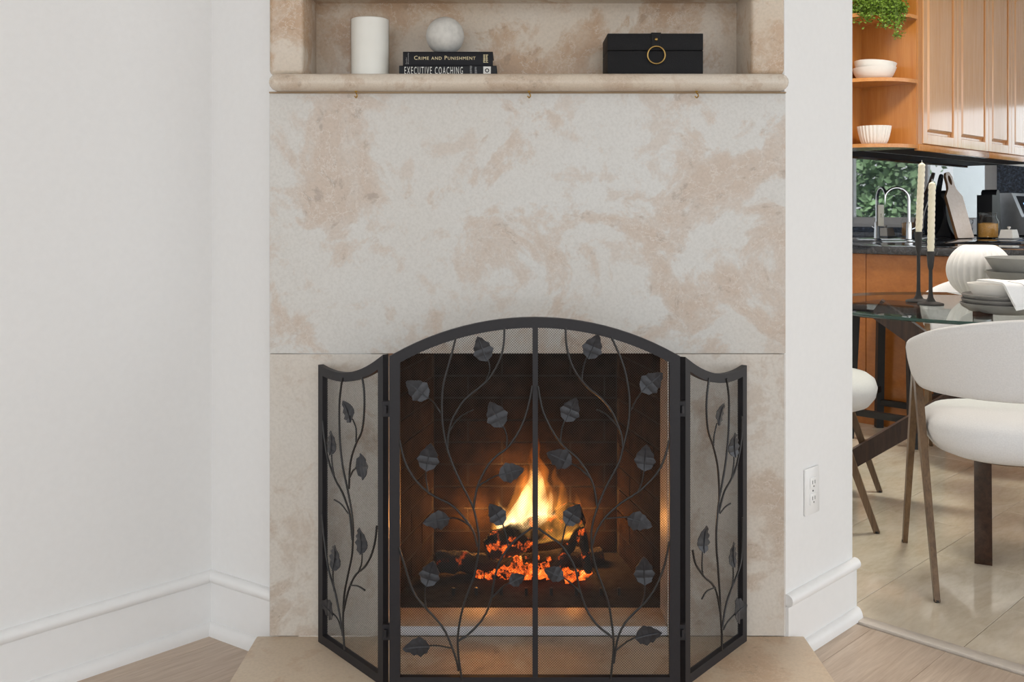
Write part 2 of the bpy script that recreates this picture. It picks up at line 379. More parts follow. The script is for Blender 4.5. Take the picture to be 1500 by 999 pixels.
# reveals of the opening and raised sill
RY = 2.495
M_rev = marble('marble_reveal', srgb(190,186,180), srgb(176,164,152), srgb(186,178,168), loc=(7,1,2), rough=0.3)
fpart('reveal', MB().box(OX1,OX1+0.02,FP_Y+BK,RY,0.0605,OZ), M_rev, 0)
fpart('reveal', MB().box(OX0-0.02,OX0,FP_Y+BK,RY,0.0605,OZ), M_rev, 0)
fpart('reveal_top', MB().box(OX0-0.02,OX1+0.02,FP_Y+BK,RY,OZ,OZ+0.02), M_rev, 0)
fpart('sill', MB().box(OX0,OX1,FP_Y+0.009,RY,0.0605,0.082,0.002,2), M_hearth)
fpart('sill_edge_highlight', MB().box(OX0,OX1,FP_Y+0.002,FP_Y+0.0088,0.0605,0.0825,0.002,2), plain('sill_highlight_paint', srgb(226,228,234), 0.4, var=0.03))  # pale strip, paints the highlight along the sill's front edge
# hearth
h0 = at(376,932,FP_Y).x; h1 = at(1178,932,FP_Y).x
fpart('hearth', MB().box(h0,h1,1.93,FP_Y+0.002,-0.0,0.06,0.003,2), M_hearth)
# mantel with bullnose
mz0, mz1 = 1.389, 1.431; my = 2.335; rr = (mz1-mz0)/2
prof = [(my+rr-rr*math.cos(t), (mz0+mz1)/2+rr*math.sin(t)) for t in [(-90+180*k/12)*PI/180 for k in range(13)]]
prof = prof+[(FP_Y+0.17,mz1),(FP_Y+0.17,mz0)]
mx0, mx1 = at(391,120,my).x, at(1158.5,120,my).x
vs = []; m = len(prof); xs = []
for k in range(7): t = k/6*PI/2; xs.append((mx0+rr*(1-math.sin(t)), math.cos(t)))
ends = [(mx0+rr*(1-math.sin(t)), rr*(1-math.cos(t)) ) for t in [0]]
mb = MB()
rings = [(mx0+rr*(1-math.cos(t)), math.sin(t)) for t in [0.15,0.5,0.9,1.3,PI/2]] + [(mx1-rr*(1-math.cos(t)), math.sin(t)) for t in [PI/2,1.3,0.9,0.5,0.15]]
zc = (mz0+mz1)/2
for x,sc in rings:
    for (y,z) in prof:
        yy = y if y > my+rr else (my+rr)-(my+rr-y)*sc
        mb.v.append(Vector((x, yy, zc+(z-zc)*sc)))
for i in range(len(rings)-1):
    for k in range(m): mb.f.append((i*m+k, i*m+(k+1)%m, (i+1)*m+(k+1)%m, (i+1)*m+k))
mb.f += [tuple(range(m)), tuple(range(len(rings)*m-1,(len(rings)-1)*m-1,-1))]
fpart('mantel_shelf', mb, M_mant, 60)
fpart('mantel_strip', MB().box(XL,XR,FP_Y-0.006,FP_Y+0.015,1.3855,1.3892,0.0008), M_woodtrim, 0)
# niche
NX0, NX1, NB, NZ = -0.510, 0.585, 2.537, 1.640
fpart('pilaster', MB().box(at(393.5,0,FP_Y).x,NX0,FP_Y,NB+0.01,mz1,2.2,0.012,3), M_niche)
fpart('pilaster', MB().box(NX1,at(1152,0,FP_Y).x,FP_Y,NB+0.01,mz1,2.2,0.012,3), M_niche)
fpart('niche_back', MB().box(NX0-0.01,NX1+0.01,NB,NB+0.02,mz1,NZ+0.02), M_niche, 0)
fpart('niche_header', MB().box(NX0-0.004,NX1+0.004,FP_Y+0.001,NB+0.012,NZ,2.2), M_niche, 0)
# firebox of sooty brick
fbx = obj('firebox', (lambda mb: mb)(MB()
    .box(-0.235,0.315,2.925,2.96,0.03,0.80)
    .add([(OX0-0.02,RY,0.03),(-0.235,2.925,0.03),(-0.235,2.925,0.8),(OX0-0.02,RY,0.8),(OX0-0.06,RY,0.03),(-0.275,2.96,0.03),(-0.275,2.96,0.8),(OX0-0.06,RY,0.8)],[(0,1,2,3),(7,6,5,4),(0,4,5,1),(3,2,6,7),(0,3,7,4),(1,5,6,2)])
    .add([(OX1+0.02,RY,0.03),(0.315,2.925,0.03),(0.315,2.925,0.8),(OX1+0.02,RY,0.8),(OX1+0.06,RY,0.03),(0.355,2.96,0.03),(0.355,2.96,0.8),(OX1+0.06,RY,0.8)],[(0,3,2,1),(7,4,5,6),(0,1,5,4),(3,7,6,2),(0,4,7,3),(1,2,6,5)])
    .box(OX0-0.06,OX1+0.06,RY,2.96,0.78,0.82)
    .box(OX0-0.06,OX1+0.06,RY,2.96,0.02,0.072)), M_mortar, fp, world=True, smooth=0)
BH, BL, G = 0.0665, 0.205, 0.006
def brickrow(p0, p1, nrm, seed):
    d = (p1-p0); L = d.length; d.normalize(); n = Vector(nrm)
    for r in range(10):
        z = 0.075+r*BH; x = -(0.5*BL if r % 2 else 0)
        while x < L:
            a = max(x,0); b = min(x+BL-G, L)
            if b-a > 0.02:
                q = 0.0015+0.002*random.random()
                A = p0+d*a; B = p0+d*b
                A2 = A+n*q; B2 = B+n*q; A -= n*0.01; B -= n*0.01
                vs = [(p.x,p.y,zz) for zz in (z,z+BH-G) for p in (A,B,B2,A2)]
                mb = MB().add(vs, [(3,2,1,0),(4,5,6,7),(0,1,5,4),(1,2,6,5),(2,3,7,6),(3,0,4,7)])
                obj('brick', mb, M_soot, fbx, world=True, smooth=0)
            x += BL
brickrow(Vector((-0.232,2.925)), Vector((0.312,2.925)), (0,-1), 1)
dl = Vector((-0.235-(OX0-0.02), 2.925-RY)).normalized()
brickrow(Vector((OX0-0.02,RY+0.004)), Vector((-0.237,2.915)), (dl.y,-dl.x), 2)
brickrow(Vector((OX1+0.02,RY+0.004)), Vector((0.317,2.915)), (-dl.y,-dl.x), 3)

# brass cup hooks under the mantel
M_brass = plain('brass', srgb(176,140,70), 0.3, 1.0)
for px,lab in ((522,'left'),(775,'middle'),(1020,'right')):
    x = at(px,134,2.36).x
    t = thing('cup_hook', 'small brass cup hook under the mantel, %s one of three' % lab, 'hook', (x,2.356,1.389), 0, 'brass hooks under the mantel')
    obj('hook', MB().tube(spline([(0,0,0.0),(0,0,-0.005),(0.002,-0.005,-0.008),(0.003,-0.005,-0.013),(0.0,0.0,-0.016),(-0.004,0.002,-0.012)],4),0.0016,6), M_brass, t)
    obj('collar', MB().lathe([(0.004,0),(0.004,-0.001),(0.002,-0.003)],12), M_brass, t)

# ================================================================== FIRE
M_log = None
def emat(name, c1, c2, strength, scale, lo, hi):
    m, nt, bs = base(name); n = noise(nt, mapping(nt), scale, 6, 0.65)
    r = ramp(nt, n.outputs['Fac'], [(lo,(0,0,0,1)),(hi-0.02,c1),(min(1,hi+0.1),c2)])
    bs.inputs['Base Color'].default_value = (0.02,0.016,0.013,1); bs.inputs['Roughness'].default_value = 0.95
    nt.links.new(r.outputs['Color'], bs.inputs['Emission Color']); bs.inputs['Emission Strength'].default_value = strength
    bump(nt, bs, n.outputs['Fac'], 0.8, 0.01); return m
M_log = emat('charred_log', (0.9,0.10,0.01,1), (1.0,0.35,0.05,1), 0.35, 22, 0.62, 0.76)
M_log2 = emat('glowing_log', (0.9,0.12,0.012,1), (1.0,0.45,0.08,1), 1.2, 26, 0.55, 0.69)
M_ember = emat('ember', (1.0,0.13,0.012,1), (1.0,0.55,0.14,1), 1.5, 34, 0.44, 0.64)
def log(label, p0, p1, r, mat, seed):
    rnd = random.Random(seed); a = at(*p0); b = at(*p1)
    pts = []; rs = []
    for i in range(11):
        t = i/10; p = a.lerp(b,t); p += Vector((rnd.uniform(-1,1),rnd.uniform(-1,1),rnd.uniform(-1,1)))*r*0.12; pts.append(p)
        rs.append(r*(0.9+0.2*rnd.random())*(0.8 if i in (0,10) else 1))
    t = thing('fire_log', label, 'log', a)
    mb = MB().tube(pts, rs, 14)
    for q in mb.v: q += Vector((rnd.uniform(-1,1),rnd.uniform(-1,1),rnd.uniform(-1,1)))*r*0.10
    obj('bark', mb, mat, t, world=True, smooth=25)
    d = (b-a).normalized()
    for p,sg in ((pts[0],-1),(pts[-1],1)):
        obj('cut_end', MB().tube([p, p+d*sg*0.004],[r*0.7,r*0.62],10), M_blackmetal, t, world=True, smooth=25)
log('charred log lying flat at the left of the fire', (640,822,2.72), (722,826,2.76), 0.030, M_log, 1)
log('thick charred log slanting up through the flames', (712,804,2.70), (850,756,2.76), 0.041, M_log2, 2)
log('long dark log lying behind the embers', (700,838,2.83), (880,815,2.84), 0.033, M_log, 3)
log('thin burning branch leaning right beside the flames', (812,838,2.68), (850,775,2.72), 0.014, M_log2, 4)
log('thin glowing branch at the right end of the embers', (852,775,2.70), (862,838,2.66), 0.012, M_log2, 5)
log('short glowing branch low at the right of the embers', (826,850,2.66), (866,838,2.68), 0.011, M_ember, 6)
rnd = random.Random(3); mb = MB()
for k in range(230):
    x = rnd.gauss(0,1)*30; px = 775+max(-72,min(75,x*1.15)); py = 845-abs(rnd.gauss(0,1))*13*max(0,(1-abs(px-775)/85)); Y = 2.66+rnd.random()*0.12
    c = at(px,py,Y); s = 0.004+0.009*rnd.random(); M = Matrix.Translation(c) @ Matrix.Rotation(rnd.random()*6,4,Vector((rnd.random(),rnd.random(),1)).normalized())
    mb.box(-s,s,-s*0.7,s*0.7,-s*0.6,s*0.6, M=M)
tag(obj('ember_bed', mb, M_ember, smooth=0), 'heap of glowing orange embers under the burning logs', 'embers', kind='stuff')
# flames as thin glowing gas
def flame_mat(name, lo, hi, s0, s1, z0, z1):
    m = bpy.data.materials.new(name); m.use_nodes = True; nt = m.node_tree; nt.nodes.clear()
    out = nt.nodes.new('ShaderNodeOutputMaterial'); em = nt.nodes.new('ShaderNodeEmission')
    v = mapping(nt, (1,1,0.45)); n = noise(nt, v, 26, 3, 0.6, 0.5)
    tc = nt.nodes.new('ShaderNodeTexCoord'); sp = nt.nodes.new('ShaderNodeSeparateXYZ'); nt.links.new(tc.outputs['Object'], sp.inputs[0])
    mr = nt.nodes.new('ShaderNodeMapRange'); mr.inputs[1].default_value = z0; mr.inputs[2].default_value = z1; nt.links.new(sp.outputs['Z'], mr.inputs[0])
    r = ramp(nt, mr.outputs[0], [(0.0,lo),(1.0,hi)]); nt.links.new(r.outputs['Color'], em.inputs['Color'])
    r2 = ramp(nt, n.outputs['Fac'], [(0.38,(0.03,0.03,0.03,1)),(0.60,(1,1,1,1))])
    mr2 = nt.nodes.new('ShaderNodeMapRange'); mr2.inputs[1].default_value = z0; mr2.inputs[2].default_value = z1; mr2.inputs[3].default_value = s0; mr2.inputs[4].default_value = s1
    nt.links.new(sp.outputs['Z'], mr2.inputs[0])
    mu = nt.nodes.new('ShaderNodeMath'); mu.operation = 'MULTIPLY'; nt.links.new(r2.outputs['Color'], mu.inputs[0]); nt.links.new(mr2.outputs[0], mu.inputs[1])
    nt.links.new(mu.outputs[0], em.inputs['Strength']); nt.links.new(em.outputs[0], out.inputs['Volume'])
    return m
FY = 2.725
zz = lambda py: at(0,py,FY).z
fire = thing('fire', 'bright yellow flames rising above the burning logs', 'fire', at(783,800,FY))
fz = zz(800)
MF_o = flame_mat('flame_outer', (1.0,0.42,0.06,1), (1.0,0.16,0.01,1), 20, 10, 0.03, zz(635)-fz)
MF_c = flame_mat('flame_core', (1.0,0.80,0.42,1), (1.0,0.55,0.12,1), 60, 30, 0.02, zz(660)-fz)
def flame(nm, prof, mat, depth=0.55, n=14):
    mb = MB(); rows = []
    pr = spline([Vector((y,xc,hw)) for y,xc,hw in prof], 4)
    for i,q in enumerate(pr):
        y,xc,hw = q; hw = max(hw,0.4)/F*FY; c = at(xc,y,FY)
        for k in range(n):
            t = 2*PI*k/n; wv = 1+0.12*math.sin(3*t+i*0.7)
            mb.v.append(c+Vector((hw*math.cos(t)*wv, hw*depth*math.sin(t)*wv, 0)))
    R = len(pr)
    for i in range(R-1):
        for k in range(n): mb.f.append((i*n+k,i*n+(k+1)%n,(i+1)*n+(k+1)%n,(i+1)*n+k))
    mb.f += [tuple(range(n-1,-1,-1)), tuple(range((R-1)*n,R*n))]
    obj(nm, mb, mat, fire, world=True)
flame('flame', [(790,785,34),(770,784,38),(748,788,34),(725,790,28),(705,785,20),(688,789,14),(670,782,10),(650,786,5),(628,781,1)], MF_o)
flame('flame', [(788,812,26),(770,818,28),(750,822,24),(730,816,17),(712,819,10),(698,812,5),(684,813,1)], MF_o)
flame('flame', [(790,838,14),(770,842,13),(752,840,9),(738,846,5),(722,844,1)], MF_o)
flame('flame', [(792,742,18),(772,734,15),(755,739,12),(738,730,6),(722,732,1)], MF_o)
flame('flame', [(785,762,22),(760,760,24),(735,766,18),(712,764,10),(690,769,5),(672,766,1)], MF_o)
flame('flame_core', [(784,768,30),(765,770,32),(745,778,27),(725,780,20),(704,786,12),(684,782,6),(662,784,1)], MF_c)
flame('flame_core', [(788,744,12),(774,737,10),(760,735,8),(748,736,5),(734,730,1)], MF_c)
flame('flame_core', [(780,800,16),(764,804,15),(748,803,10),(732,808,5),(718,805,1)], MF_c)
for px_,py_,Y_,e_ in ((778,715,2.878,0.75),(698,758,2.868,1.0),(848,762,2.868,0.8),(745,690,2.88,0.25)): lamp('fire_light', 'POINT', at(px_,py_,Y_), e_, (1.0,0.40,0.09), 0.03)
lamp('ember_light', 'POINT', at(775,830,2.62), 0.04, (1.0,0.25,0.06), 0.03)
# grate
gr = thing('fire_grate', 'black iron grate holding the burning logs', 'grate', at(780,862,2.72))
for px in (668,700,735,770,805,840,875,900):
    c = at(px,855,2.72); obj('bar', MB().tube(spline([(c.x,2.60,c.z+0.035),(c.x,2.605,c.z+0.005),(c.x,2.64,c.z),(c.x,2.84,c.z)],4),0.005,6), M_blackmetal, gr, world=True)
a = at(655,858,2.72); b = at(912,858,2.72)
for y in (2.64,2.82): obj('rail', MB().tube([(a.x,y,a.z-0.008),(b.x,y,a.z-0.008)],0.006,8), M_blackmetal, gr, world=True)
for x in (a.x+0.03,b.x-0.03):
    for y in (2.64,2.82): obj('leg', MB().tube([(x,y,a.z-0.008),(x,y,0.072)],0.006,8), M_blackmetal, gr, world=True)

# ================================================================== FIREPLACE SCREEN
SY = 2.10
scr = thing('fireplace_screen', 'black wrought iron three panel fireplace screen with leafy vines', 'fire screen', (0.05,SY,0.06))
class Plane:                                  # a vertical panel: s along it, z up, n towards the viewer
    def __init__(s, p0, p1):
        s.p0 = Vector((p0[0],p0[1],0)); d = Vector((p1[0]-p0[0],p1[1]-p0[1],0)); s.L = d.length; s.d = d.normalized()
        s.n = Vector((s.d.y,-s.d.x,0));
        if s.n.y > 0: s.n = -s.n
    def px(s, x, y):                          # where a line of sight meets the panel
        r = Vector(((x-CX)/F, 1, -(y-HY)/F)); k = s.p0.dot(s.n)/r.dot(s.n); q = r*k
        return ((q-s.p0).dot(s.d), H+q.z)
    def P(s, sz, off=0): return s.p0+s.d*sz[0]+Vector((0,0,sz[1]))+s.n*off
PC = Plane((0,SY),(1,SY))
PL = Plane((-0.276,2.126),(-0.462,2.350)); PR = Plane((0.373,2.126),(0.562,2.354))

def sweep(mb, P, path, wdt, dep, off=0):     # rectangular bar following a polyline inside the panel
    n = len(path); vs = []
    for i in range(n):
        a = Vector(path[max(i-1,0)]); b = Vector(path[min(i+1,n-1)]); c = Vector(path[i])
        if 0 < i < n-1:
            d1 = (c-a).normalized(); d2 = (b-c).normalized(); t = (d1+d2).normalized(); m = 1/max(0.5,t.dot(d1))
        else: t = (b-a).normalized(); m = 1
        nn = Vector((-t.y,t.x))*wdt/2*m
        for sgn,o_ in ((1,-dep/2),(-1,-dep/2),(-1,dep/2),(1,dep/2)):
            q = c+nn*sgn; vs.append(P.P((q.x,q.y), off+o_))
    fs = [(i*4+k,i*4+(k+1)%4,(i+1)*4+(k+1)%4,(i+1)*4+k) for i in range(n-1) for k in range(4)]+[(3,2,1,0),tuple(range(n*4-4,n*4))]
    mb.add(vs, fs); return mb
def wires(P, poly, pitch, rad, off):
    mb = MB(); n = len(poly)
    for sgn in (1,-1):
        lo = min(p[1]-sgn*p[0] for p in poly); hi = max(p[1]-sgn*p[0] for p in poly); c = lo+pitch/2
        while c < hi:
            xs = []
            for i in range(n):
                (x0,y0),(x1,y1) = poly[i], poly[(i+1)%n]
                f0 = y0-sgn*x0-c; f1 = y1-sgn*x1-c
                if (f0 > 0) != (f1 > 0): xs.append(x0+(x1-x0)*f0/(f0-f1))
            xs.sort()
            for a,b in zip(xs[::2], xs[1::2]):
                if b-a < 0.002: continue
                A = Vector((a,c+sgn*a)); B = Vector((b,c+sgn*b)); t = (B-A).normalized(); nn = Vector((-t.y,t.x))*rad
                vs = []
                for q in (A,B):
                    vs += [P.P(q+nn,off), P.P(q,off+rad), P.P(q-nn,off)]
                mb.add(vs, [(0,1,4,3),(1,2,5,4),(2,0,3,5)])
            c += pitch
    return mb
def leaf_mesh(P, b, t, off, rnd, wr=0.72, flip=1):
    b = Vector(b); t = Vector(t); ax = t-b; L = ax.length; ax.normalize(); sd = Vector((-ax.y,ax.x))
    W = L*wr/2; mb = MB(); n = 9
    sh = [0.0,0.62,0.92,1.0,0.93,0.78,0.58,0.34,0.0]
    tilt = rnd.uniform(-0.12,0.12)
    mid = []; lft = []; rgt = []
    for i in range(n):
        u = i/(n-1); w = sh[i]*W*(1+(0.10 if i%2 else -0.08))
        cup = 0.16*L*(u-0.5)**2
        for arr,sg,lift in ((mid,0,0.0),(lft,1,0.05),(rgt,-1,0.05)):
            q = b+ax*L*u+sd*sg*w
            arr.append(P.P(q, off+0.004+cup*1.2-lift*L*abs(sg)*sh[i]+tilt*sg*w+(0.045*L if (i%2 and sg) else 0)))
    base_i = 0; vs = mid+lft+rgt; th = -P.n*0.0012
    vs2 = [p+th for p in vs]
    fs = []
    for i in range(n-1):
        fs += [(i,i+1,n+i+1,n+i),(i+1,i,2*n+i,2*n+i+1)]
    m = len(vs)
    fs2 = [tuple(m+k for k in f[::-1]) for f in fs]
    rim = [n+i for i in range(n)]+[2*n+i for i in range(n-1,-1,-1)]
    fs3 = [(rim[i],rim[(i+1)%len(rim)],m+rim[(i+1)%len(rim)],m+rim[i]) for i in range(len(rim))]
    mb.add(vs+vs2, fs+fs2+fs3)
    vein = MB().tube([p+P.n*0.0006 for p in mid[:-1]], [0.0013]*(n-2)+[0.0006], 5)
    return mb, vein
def vines(P, stems, twigs, leaves, parent, r0, seed):
    rnd = random.Random(seed)
    for st in stems:
        pts = [P.P(P.px(*q), 0.008) for q in st[1:]] if not isinstance(st[0], tuple) else [P.P(P.px(*q), 0.008) for q in st]
        obj('vine', MB().tube(spline(pts,4), r0, 7), M_vine, parent, world=True, smooth=60)
    for st in twigs:
        pts = [P.P(P.px(*q), 0.009) for q in st]
        sp = spline(pts,4); k = len(sp); obj('twig', MB().tube(sp, [r0*(0.85-0.25*i/k) for i in range(k)], 6), M_vine, parent, world=True, smooth=60)
    for b,t,*w in leaves:
        mb, vn = leaf_mesh(P, P.px(*b), P.px(*t), 0.007, rnd, w[0] if w else 0.74)
        lf = obj('leaf', mb, M_leaf, parent, world=True, smooth=25)
        obj('vein', vn, M_leaf, lf, world=True, smooth=60)

# --- centre panel
cx0, cx1 = PC.px(571,0)[0], PC.px(995.5,0)[0]; zb = 0.077; ztop = PC.px(783,464)[1]; zcor = PC.px(571,521)[1]
hw = (cx1-cx0)/2; cm = (cx0+cx1)/2; sag = ztop-zcor; Rr = (hw*hw+sag*sag)/(2*sag); zcen = ztop-Rr
fw = 0.0225; i2 = fw/2
def arch(x, r=0): return zcen+math.sqrt((Rr-r)**2-(x-cm)**2)
cp = obj('centre_frame', (lambda: None)() or sweep(sweep(MB(), PC, [(cx0+i2,0.06)]+[(cx0+i2+(cx1-cx0-fw)*k/24, arch(cx0+i2+(cx1-cx0-fw)*k/24, i2*1.05)) for k in range(0,25)]+[(cx1-i2,0.06)], fw, 0.014), PC, [(cx0+fw,zb+i2*0.8),(cx1-fw,zb+i2*0.8)], fw*0.8, 0.014), M_iron, scr, world=True, smooth=30)
dx = (PC.px(780,0)[0]+PC.px(788,0)[0])/2
obj('centre_bar', sweep(MB(), PC, [(dx,zb+0.01),(dx,arch(dx,fw*0.9))], 0.0115, 0.012), M_iron, cp, world=True, smooth=30)
poly = [(cx0+fw*0.9,zb+0.01),(cx1-fw*0.9,zb+0.01)]+[(x,arch(x,fw*0.9)) for x in [cx1-fw*0.9-(cx1-cx0-1.8*fw)*k/20 for k in range(21)]]
PITCH = 0.0056
o = obj('wire_mesh', wires(PC, poly, PITCH, 0.00038, -0.004), M_wire, cp, world=True, smooth=0); o['kind'] = 'stuff'
L_stems = [
 [(677,993),(672,960),(671,932),(674,908),(679.5,884),(688,860),(694,845),(699,821),(701.5,804),(702,787),(699,766),(693.6,742.4),(686,726),(675.3,705),(662.7,677),(655.7,656),(650,629),(648,604),(648.7,572),(653,550),(661,522),(668,494)],
 [(656,654),(656.4,646),(658,632),(662.7,614),(671,599),(679,587),(692,575),(706,564),(717.4,552.5),(728.6,534),(735.6,516),(738.4,498),(739,480)],
 [(779.5,564),(776.3,583),(769.3,609.6),(761,629),(751,644.7),(741,656.6),(727,667),(714.6,681),(703.4,702),(697.8,719),(694,742)],
 [(586,643),(590.5,664),(598,684),(612,705),(627,719),(643,728.6),(658.5,736),(672.5,748),(686.5,765),(695,780),(699.5,799)],
 [(585,800),(592.6,824),(603,857),(612,874),(625,889),(641.7,907),(653,923.5),(661,942),(668.3,963),(672,980)],
 [(672,936),(683.7,929),(695,919),(705,907),(714,892),(720,873),(722.3,857),(726,839),(731.4,822),(741,805.5),(752.4,791.5),(772,776),(780,771)]]
L_twigs = [[(712,556.7),(716.7,545.5),(717.4,535.7),(714.5,524)],[(660,628),(668,616.6),(678,607),(694,599)],[(646,604),(643,599),(636,589),(625,579.5)],
 [(742,656),(742.6,646),(742,635),(736,620)],[(701,710),(720,698.6),(733,693)],[(628,719),(624.6,699),(625.2,685)],[(688,767.7),(679.5,762),(669.7,757.6),(657,756.8)],
 [(625,888),(622.8,873),(623.5,859),(626,852)],[(663.4,947),(653,944.8),(640,942.8),(628,943)],[(720,874),(735.6,858),(748,850.4)],[(744,798),(742,785),(736,764)]]
L_leaves = [((713.5,528),(700,491.5)),((628,582),(595.5,556.5)),((735.5,624),(717.5,586.5)),((730.5,694.5),(768,684.5)),((625,688),(632,647)),((659.5,757),(620,763.5),0.66),
 ((625.6,856),(636,818)),((630.5,943),(590.5,946.5),0.68),((746,851.5),(769,840),0.8),((737,766),(717,735),0.7)]
R_stems = [
 [(894,993),(896,973),(898,954),(898,932),(895,906),(890.7,881),(883,858),(875,837),(869.5,818),(866.5,800.7),(865.8,781.6),(868,764),(874,743.5),(880.5,727),(888.5,709),(900,688),(907.6,672),(912,654.5),(916.4,637),(920,619),(921.5,598),(921.5,581.7),(918.6,559.7),(913.5,537.7),(906,517),(895,493)],
 [(828.4,480),(829,499.6),(832.8,520),(840,539),(852,556.8),(865,570),(880,582),(892,596),(899,608),(906,625),(910,637),(911.6,652)],
 [(788,564.6),(791,583),(794,597),(799,610.5),(808,628),(819.6,645.7),(831,657.5),(844.5,669),(854.8,682),(862,694),(868,707),(872,724),(873.9,740)],
 [(979.5,643),(975,662),(966.3,684),(953,701.5),(934,719),(912,733),(897.3,745),(885.6,757),(876.8,770),(871,783),(867.5,797)],
 [(979.5,791),(976.5,808),(970.7,831.5),(959,859),(945.7,878),(937,887),(920.8,903),(910.5,917.7),(904,934),(901,951),(898.5,969)],
 [(896.5,931),(882.7,920.6),(871,909),(860,892.7),(852,872),(847.5,856),(843,833),(834,814),(821,796),(803.5,783),(788,772)]]
R_twigs = [[(852,556),(853.3,542),(857,527.5),(861,520)],[(874,599),(885.6,604.7),(897,615),(906,627)],[(922,600),(924.5,597.9),(931,584.7),(941,570)],
 [(820.8,645),(822.5,628),(827,615),(829,611)],[(863.6,698),(859,693.4),(847.5,684),(834,676)],[(934,719),(940,703),(942.8,685)],[(887,758),(901.7,756.4),(920,755)],
 [(938.5,885.5),(943.5,868),(943.8,850)],[(900.5,951),(916.4,938),(933,929.5)],[(848.5,865),(843,858),(828.4,846),(823,843)],[(821.5,796),(824,787.5),(828.4,767),(831,763)]]
R_leaves = [((861,524.5),(876,488.5)),((938.5,572.5),(969.5,544.5)),((828,616),(844,580.5)),((837,677.5),(800,660.5)),((942.5,688),(945.8,648.5)),((917.5,756),(954.5,768.5),0.7),
 ((943.5,854),(942,812),0.68),((929.5,931),(968.5,923),0.72),((825,844),(796.5,830.5),0.72),((829,767),(849.5,735.5),0.72)]
vines(PC, L_stems, L_twigs, L_leaves, cp, 0.0024, 11)
vines(PC, R_stems, R_twigs, R_leaves, cp, 0.0024, 12)
# --- wings
def wing(P, sgn, inner_top, outer_top, low, stems, twigs, leaves, seed):
    L = P.L; f = 0.021
    def top(s):                                # scooped top rail
        t = s/L; zi, zo = inner_top, outer_top
        return zi+(zo-zi)*t - low*4*t*(1-t)*(1.0)
    path = [(f/2,0.06)]+[(f/2+(L-f)*k/14, top(f/2+(L-f)*k/14)-f*0.45) for k in range(15)]+[(L-f/2,0.06)]
    mb = sweep(MB(), P, path, f, 0.014); sweep(mb, P, [(f,0.071),(L-f,0.071)], f, 0.014)
    wf = obj('wing_frame', mb, M_iron, scr, world=True, smooth=30)
    poly = [(f*0.9,0.08),(L-f*0.9,0.08)]+[(s,top(s)-f*0.8) for s in [L-f*0.9-(L-1.8*f)*k/14 for k in range(15)]]
    o = obj('wire_mesh', wires(P, poly, PITCH, 0.00032, -0.004), M_wire, wf, world=True, smooth=0); o['kind'] = 'stuff'
    vines(P, stems, twigs, leaves, wf, 0.0025, seed)
zi = PL.px(571,522)[1]; zo = PL.px(471,534)[1]
wing(PL, 1, 0.783, 0.727, 0.028,
 [[(509,950),(507,916),(507.4,892),(509,868),(514,842),(520,813),(521.4,792),(521.8,770),(519.4,747),(515.4,725),(511.4,706),(506.2,681),(502.6,648),(501.5,616),(502,584),(506,553)],
  [(535,552),(538,573),(538,603),(534.7,630.5),(526.6,648),(520,667),(517,685),(515.6,715)],
  [(477,616),(479.7,642),(485,672),(495.4,701),(505,718.4),(512,736),(517,753.7),(520.5,790)],
  [(556.5,769),(554,792),(548,813),(538.7,829),(527.5,838.5),(521,848.6),(514.6,864.6),(510.6,880.6),(507.8,894)],
  [(476,753),(478.6,782.5),(482.6,814.5),(487,838),(494.6,863),(499.4,885),(503.4,908),(506.5,930)]],
 [[(526.6,646),(526.6,627),(521.5,613)],[(494.6,697),(491.4,678.5),(490.6,662)],[(516.5,700),(522.6,688),(531,682.4)],[(494.6,731),(505,737.6),(515,751)],
  [(494.6,864.6),(492.5,842),(494,830)],[(529.5,838),(534.7,824),(535.5,807)],[(539.5,863),(529,857),(518,856)],[(505,920),(499.4,904.7),(492,896.5)]],
 [((521,617.7),(509.5,585.5)),((490.6,665.5),(492,629.5)),((528.5,683),(546.5,681.5),1.0),((494.6,834),(498,796.5)),((535.5,810.5),(533.8,771)),((495,899),(476.5,880.5),0.8)], 21)
wing(PR, -1, 0.778, 0.725, 0.028,
 [[(1052.8,952),(1052.8,927),(1051,900),(1050,871),(1048,842),(1046.8,824),(1045,801.7),(1044.8,776),(1046.8,749),(1049,728),(1048.4,704),(1046,678),(1039.6,651),(1033,632),(1030.4,606.5),(1030.8,581),(1034,553)],
  [(1059.5,554),(1063,579),(1063.3,609.7),(1062,641.7),(1058.5,676),(1053,709),(1049.6,726)],
  [(1082,609),(1082,638.5),(1077,670.5),(1071.7,689.6),(1065,704),(1057,718.4),(1051.7,736),(1048.5,751)],
  [(1010,805),(1014,824),(1022,837),(1028.4,845.4),(1038,853.4),(1045,866),(1049,885.4),(1051.6,902)],
  [(1083,757),(1083,792),(1081,821),(1075.7,839),(1067,861),(1060.5,879),(1056.5,898),(1053.5,918)]],
 [[(1040,652),(1041,637),(1045,619)],[(1066.5,701),(1069.7,680),(1070,666)],[(1065,736.4),(1057,741.7),(1049.5,751)],[(1024,839),(1023,827),(1023.7,806)],
  [(1022.8,876),(1030,864.6),(1043,859)],[(1067.5,858),(1069,844),(1068.6,826)],[(1054.5,921),(1060.5,909.5),(1072,897)]],
 [((1045,622),(1053.5,589)),((1070,669),(1069,632.5)),((1023.6,808.5),(1027.3,768)),((1068.5,829),(1067,792)),((1069,898.5),(1087,884),0.9)], 22)
# hinges
for P,x in ((PL,566),(PR,998)):
    for y in (598,924):
        q = at(x,y,2.115); obj('hinge', MB().box(q.x-0.009,q.x+0.009,2.106,2.118,q.z-0.017,q.z+0.017,0.001).tube([(q.x,2.103,q.z-0.008),(q.x,2.103,q.z+0.008)],0.004,8), M_iron, scr, world=True)

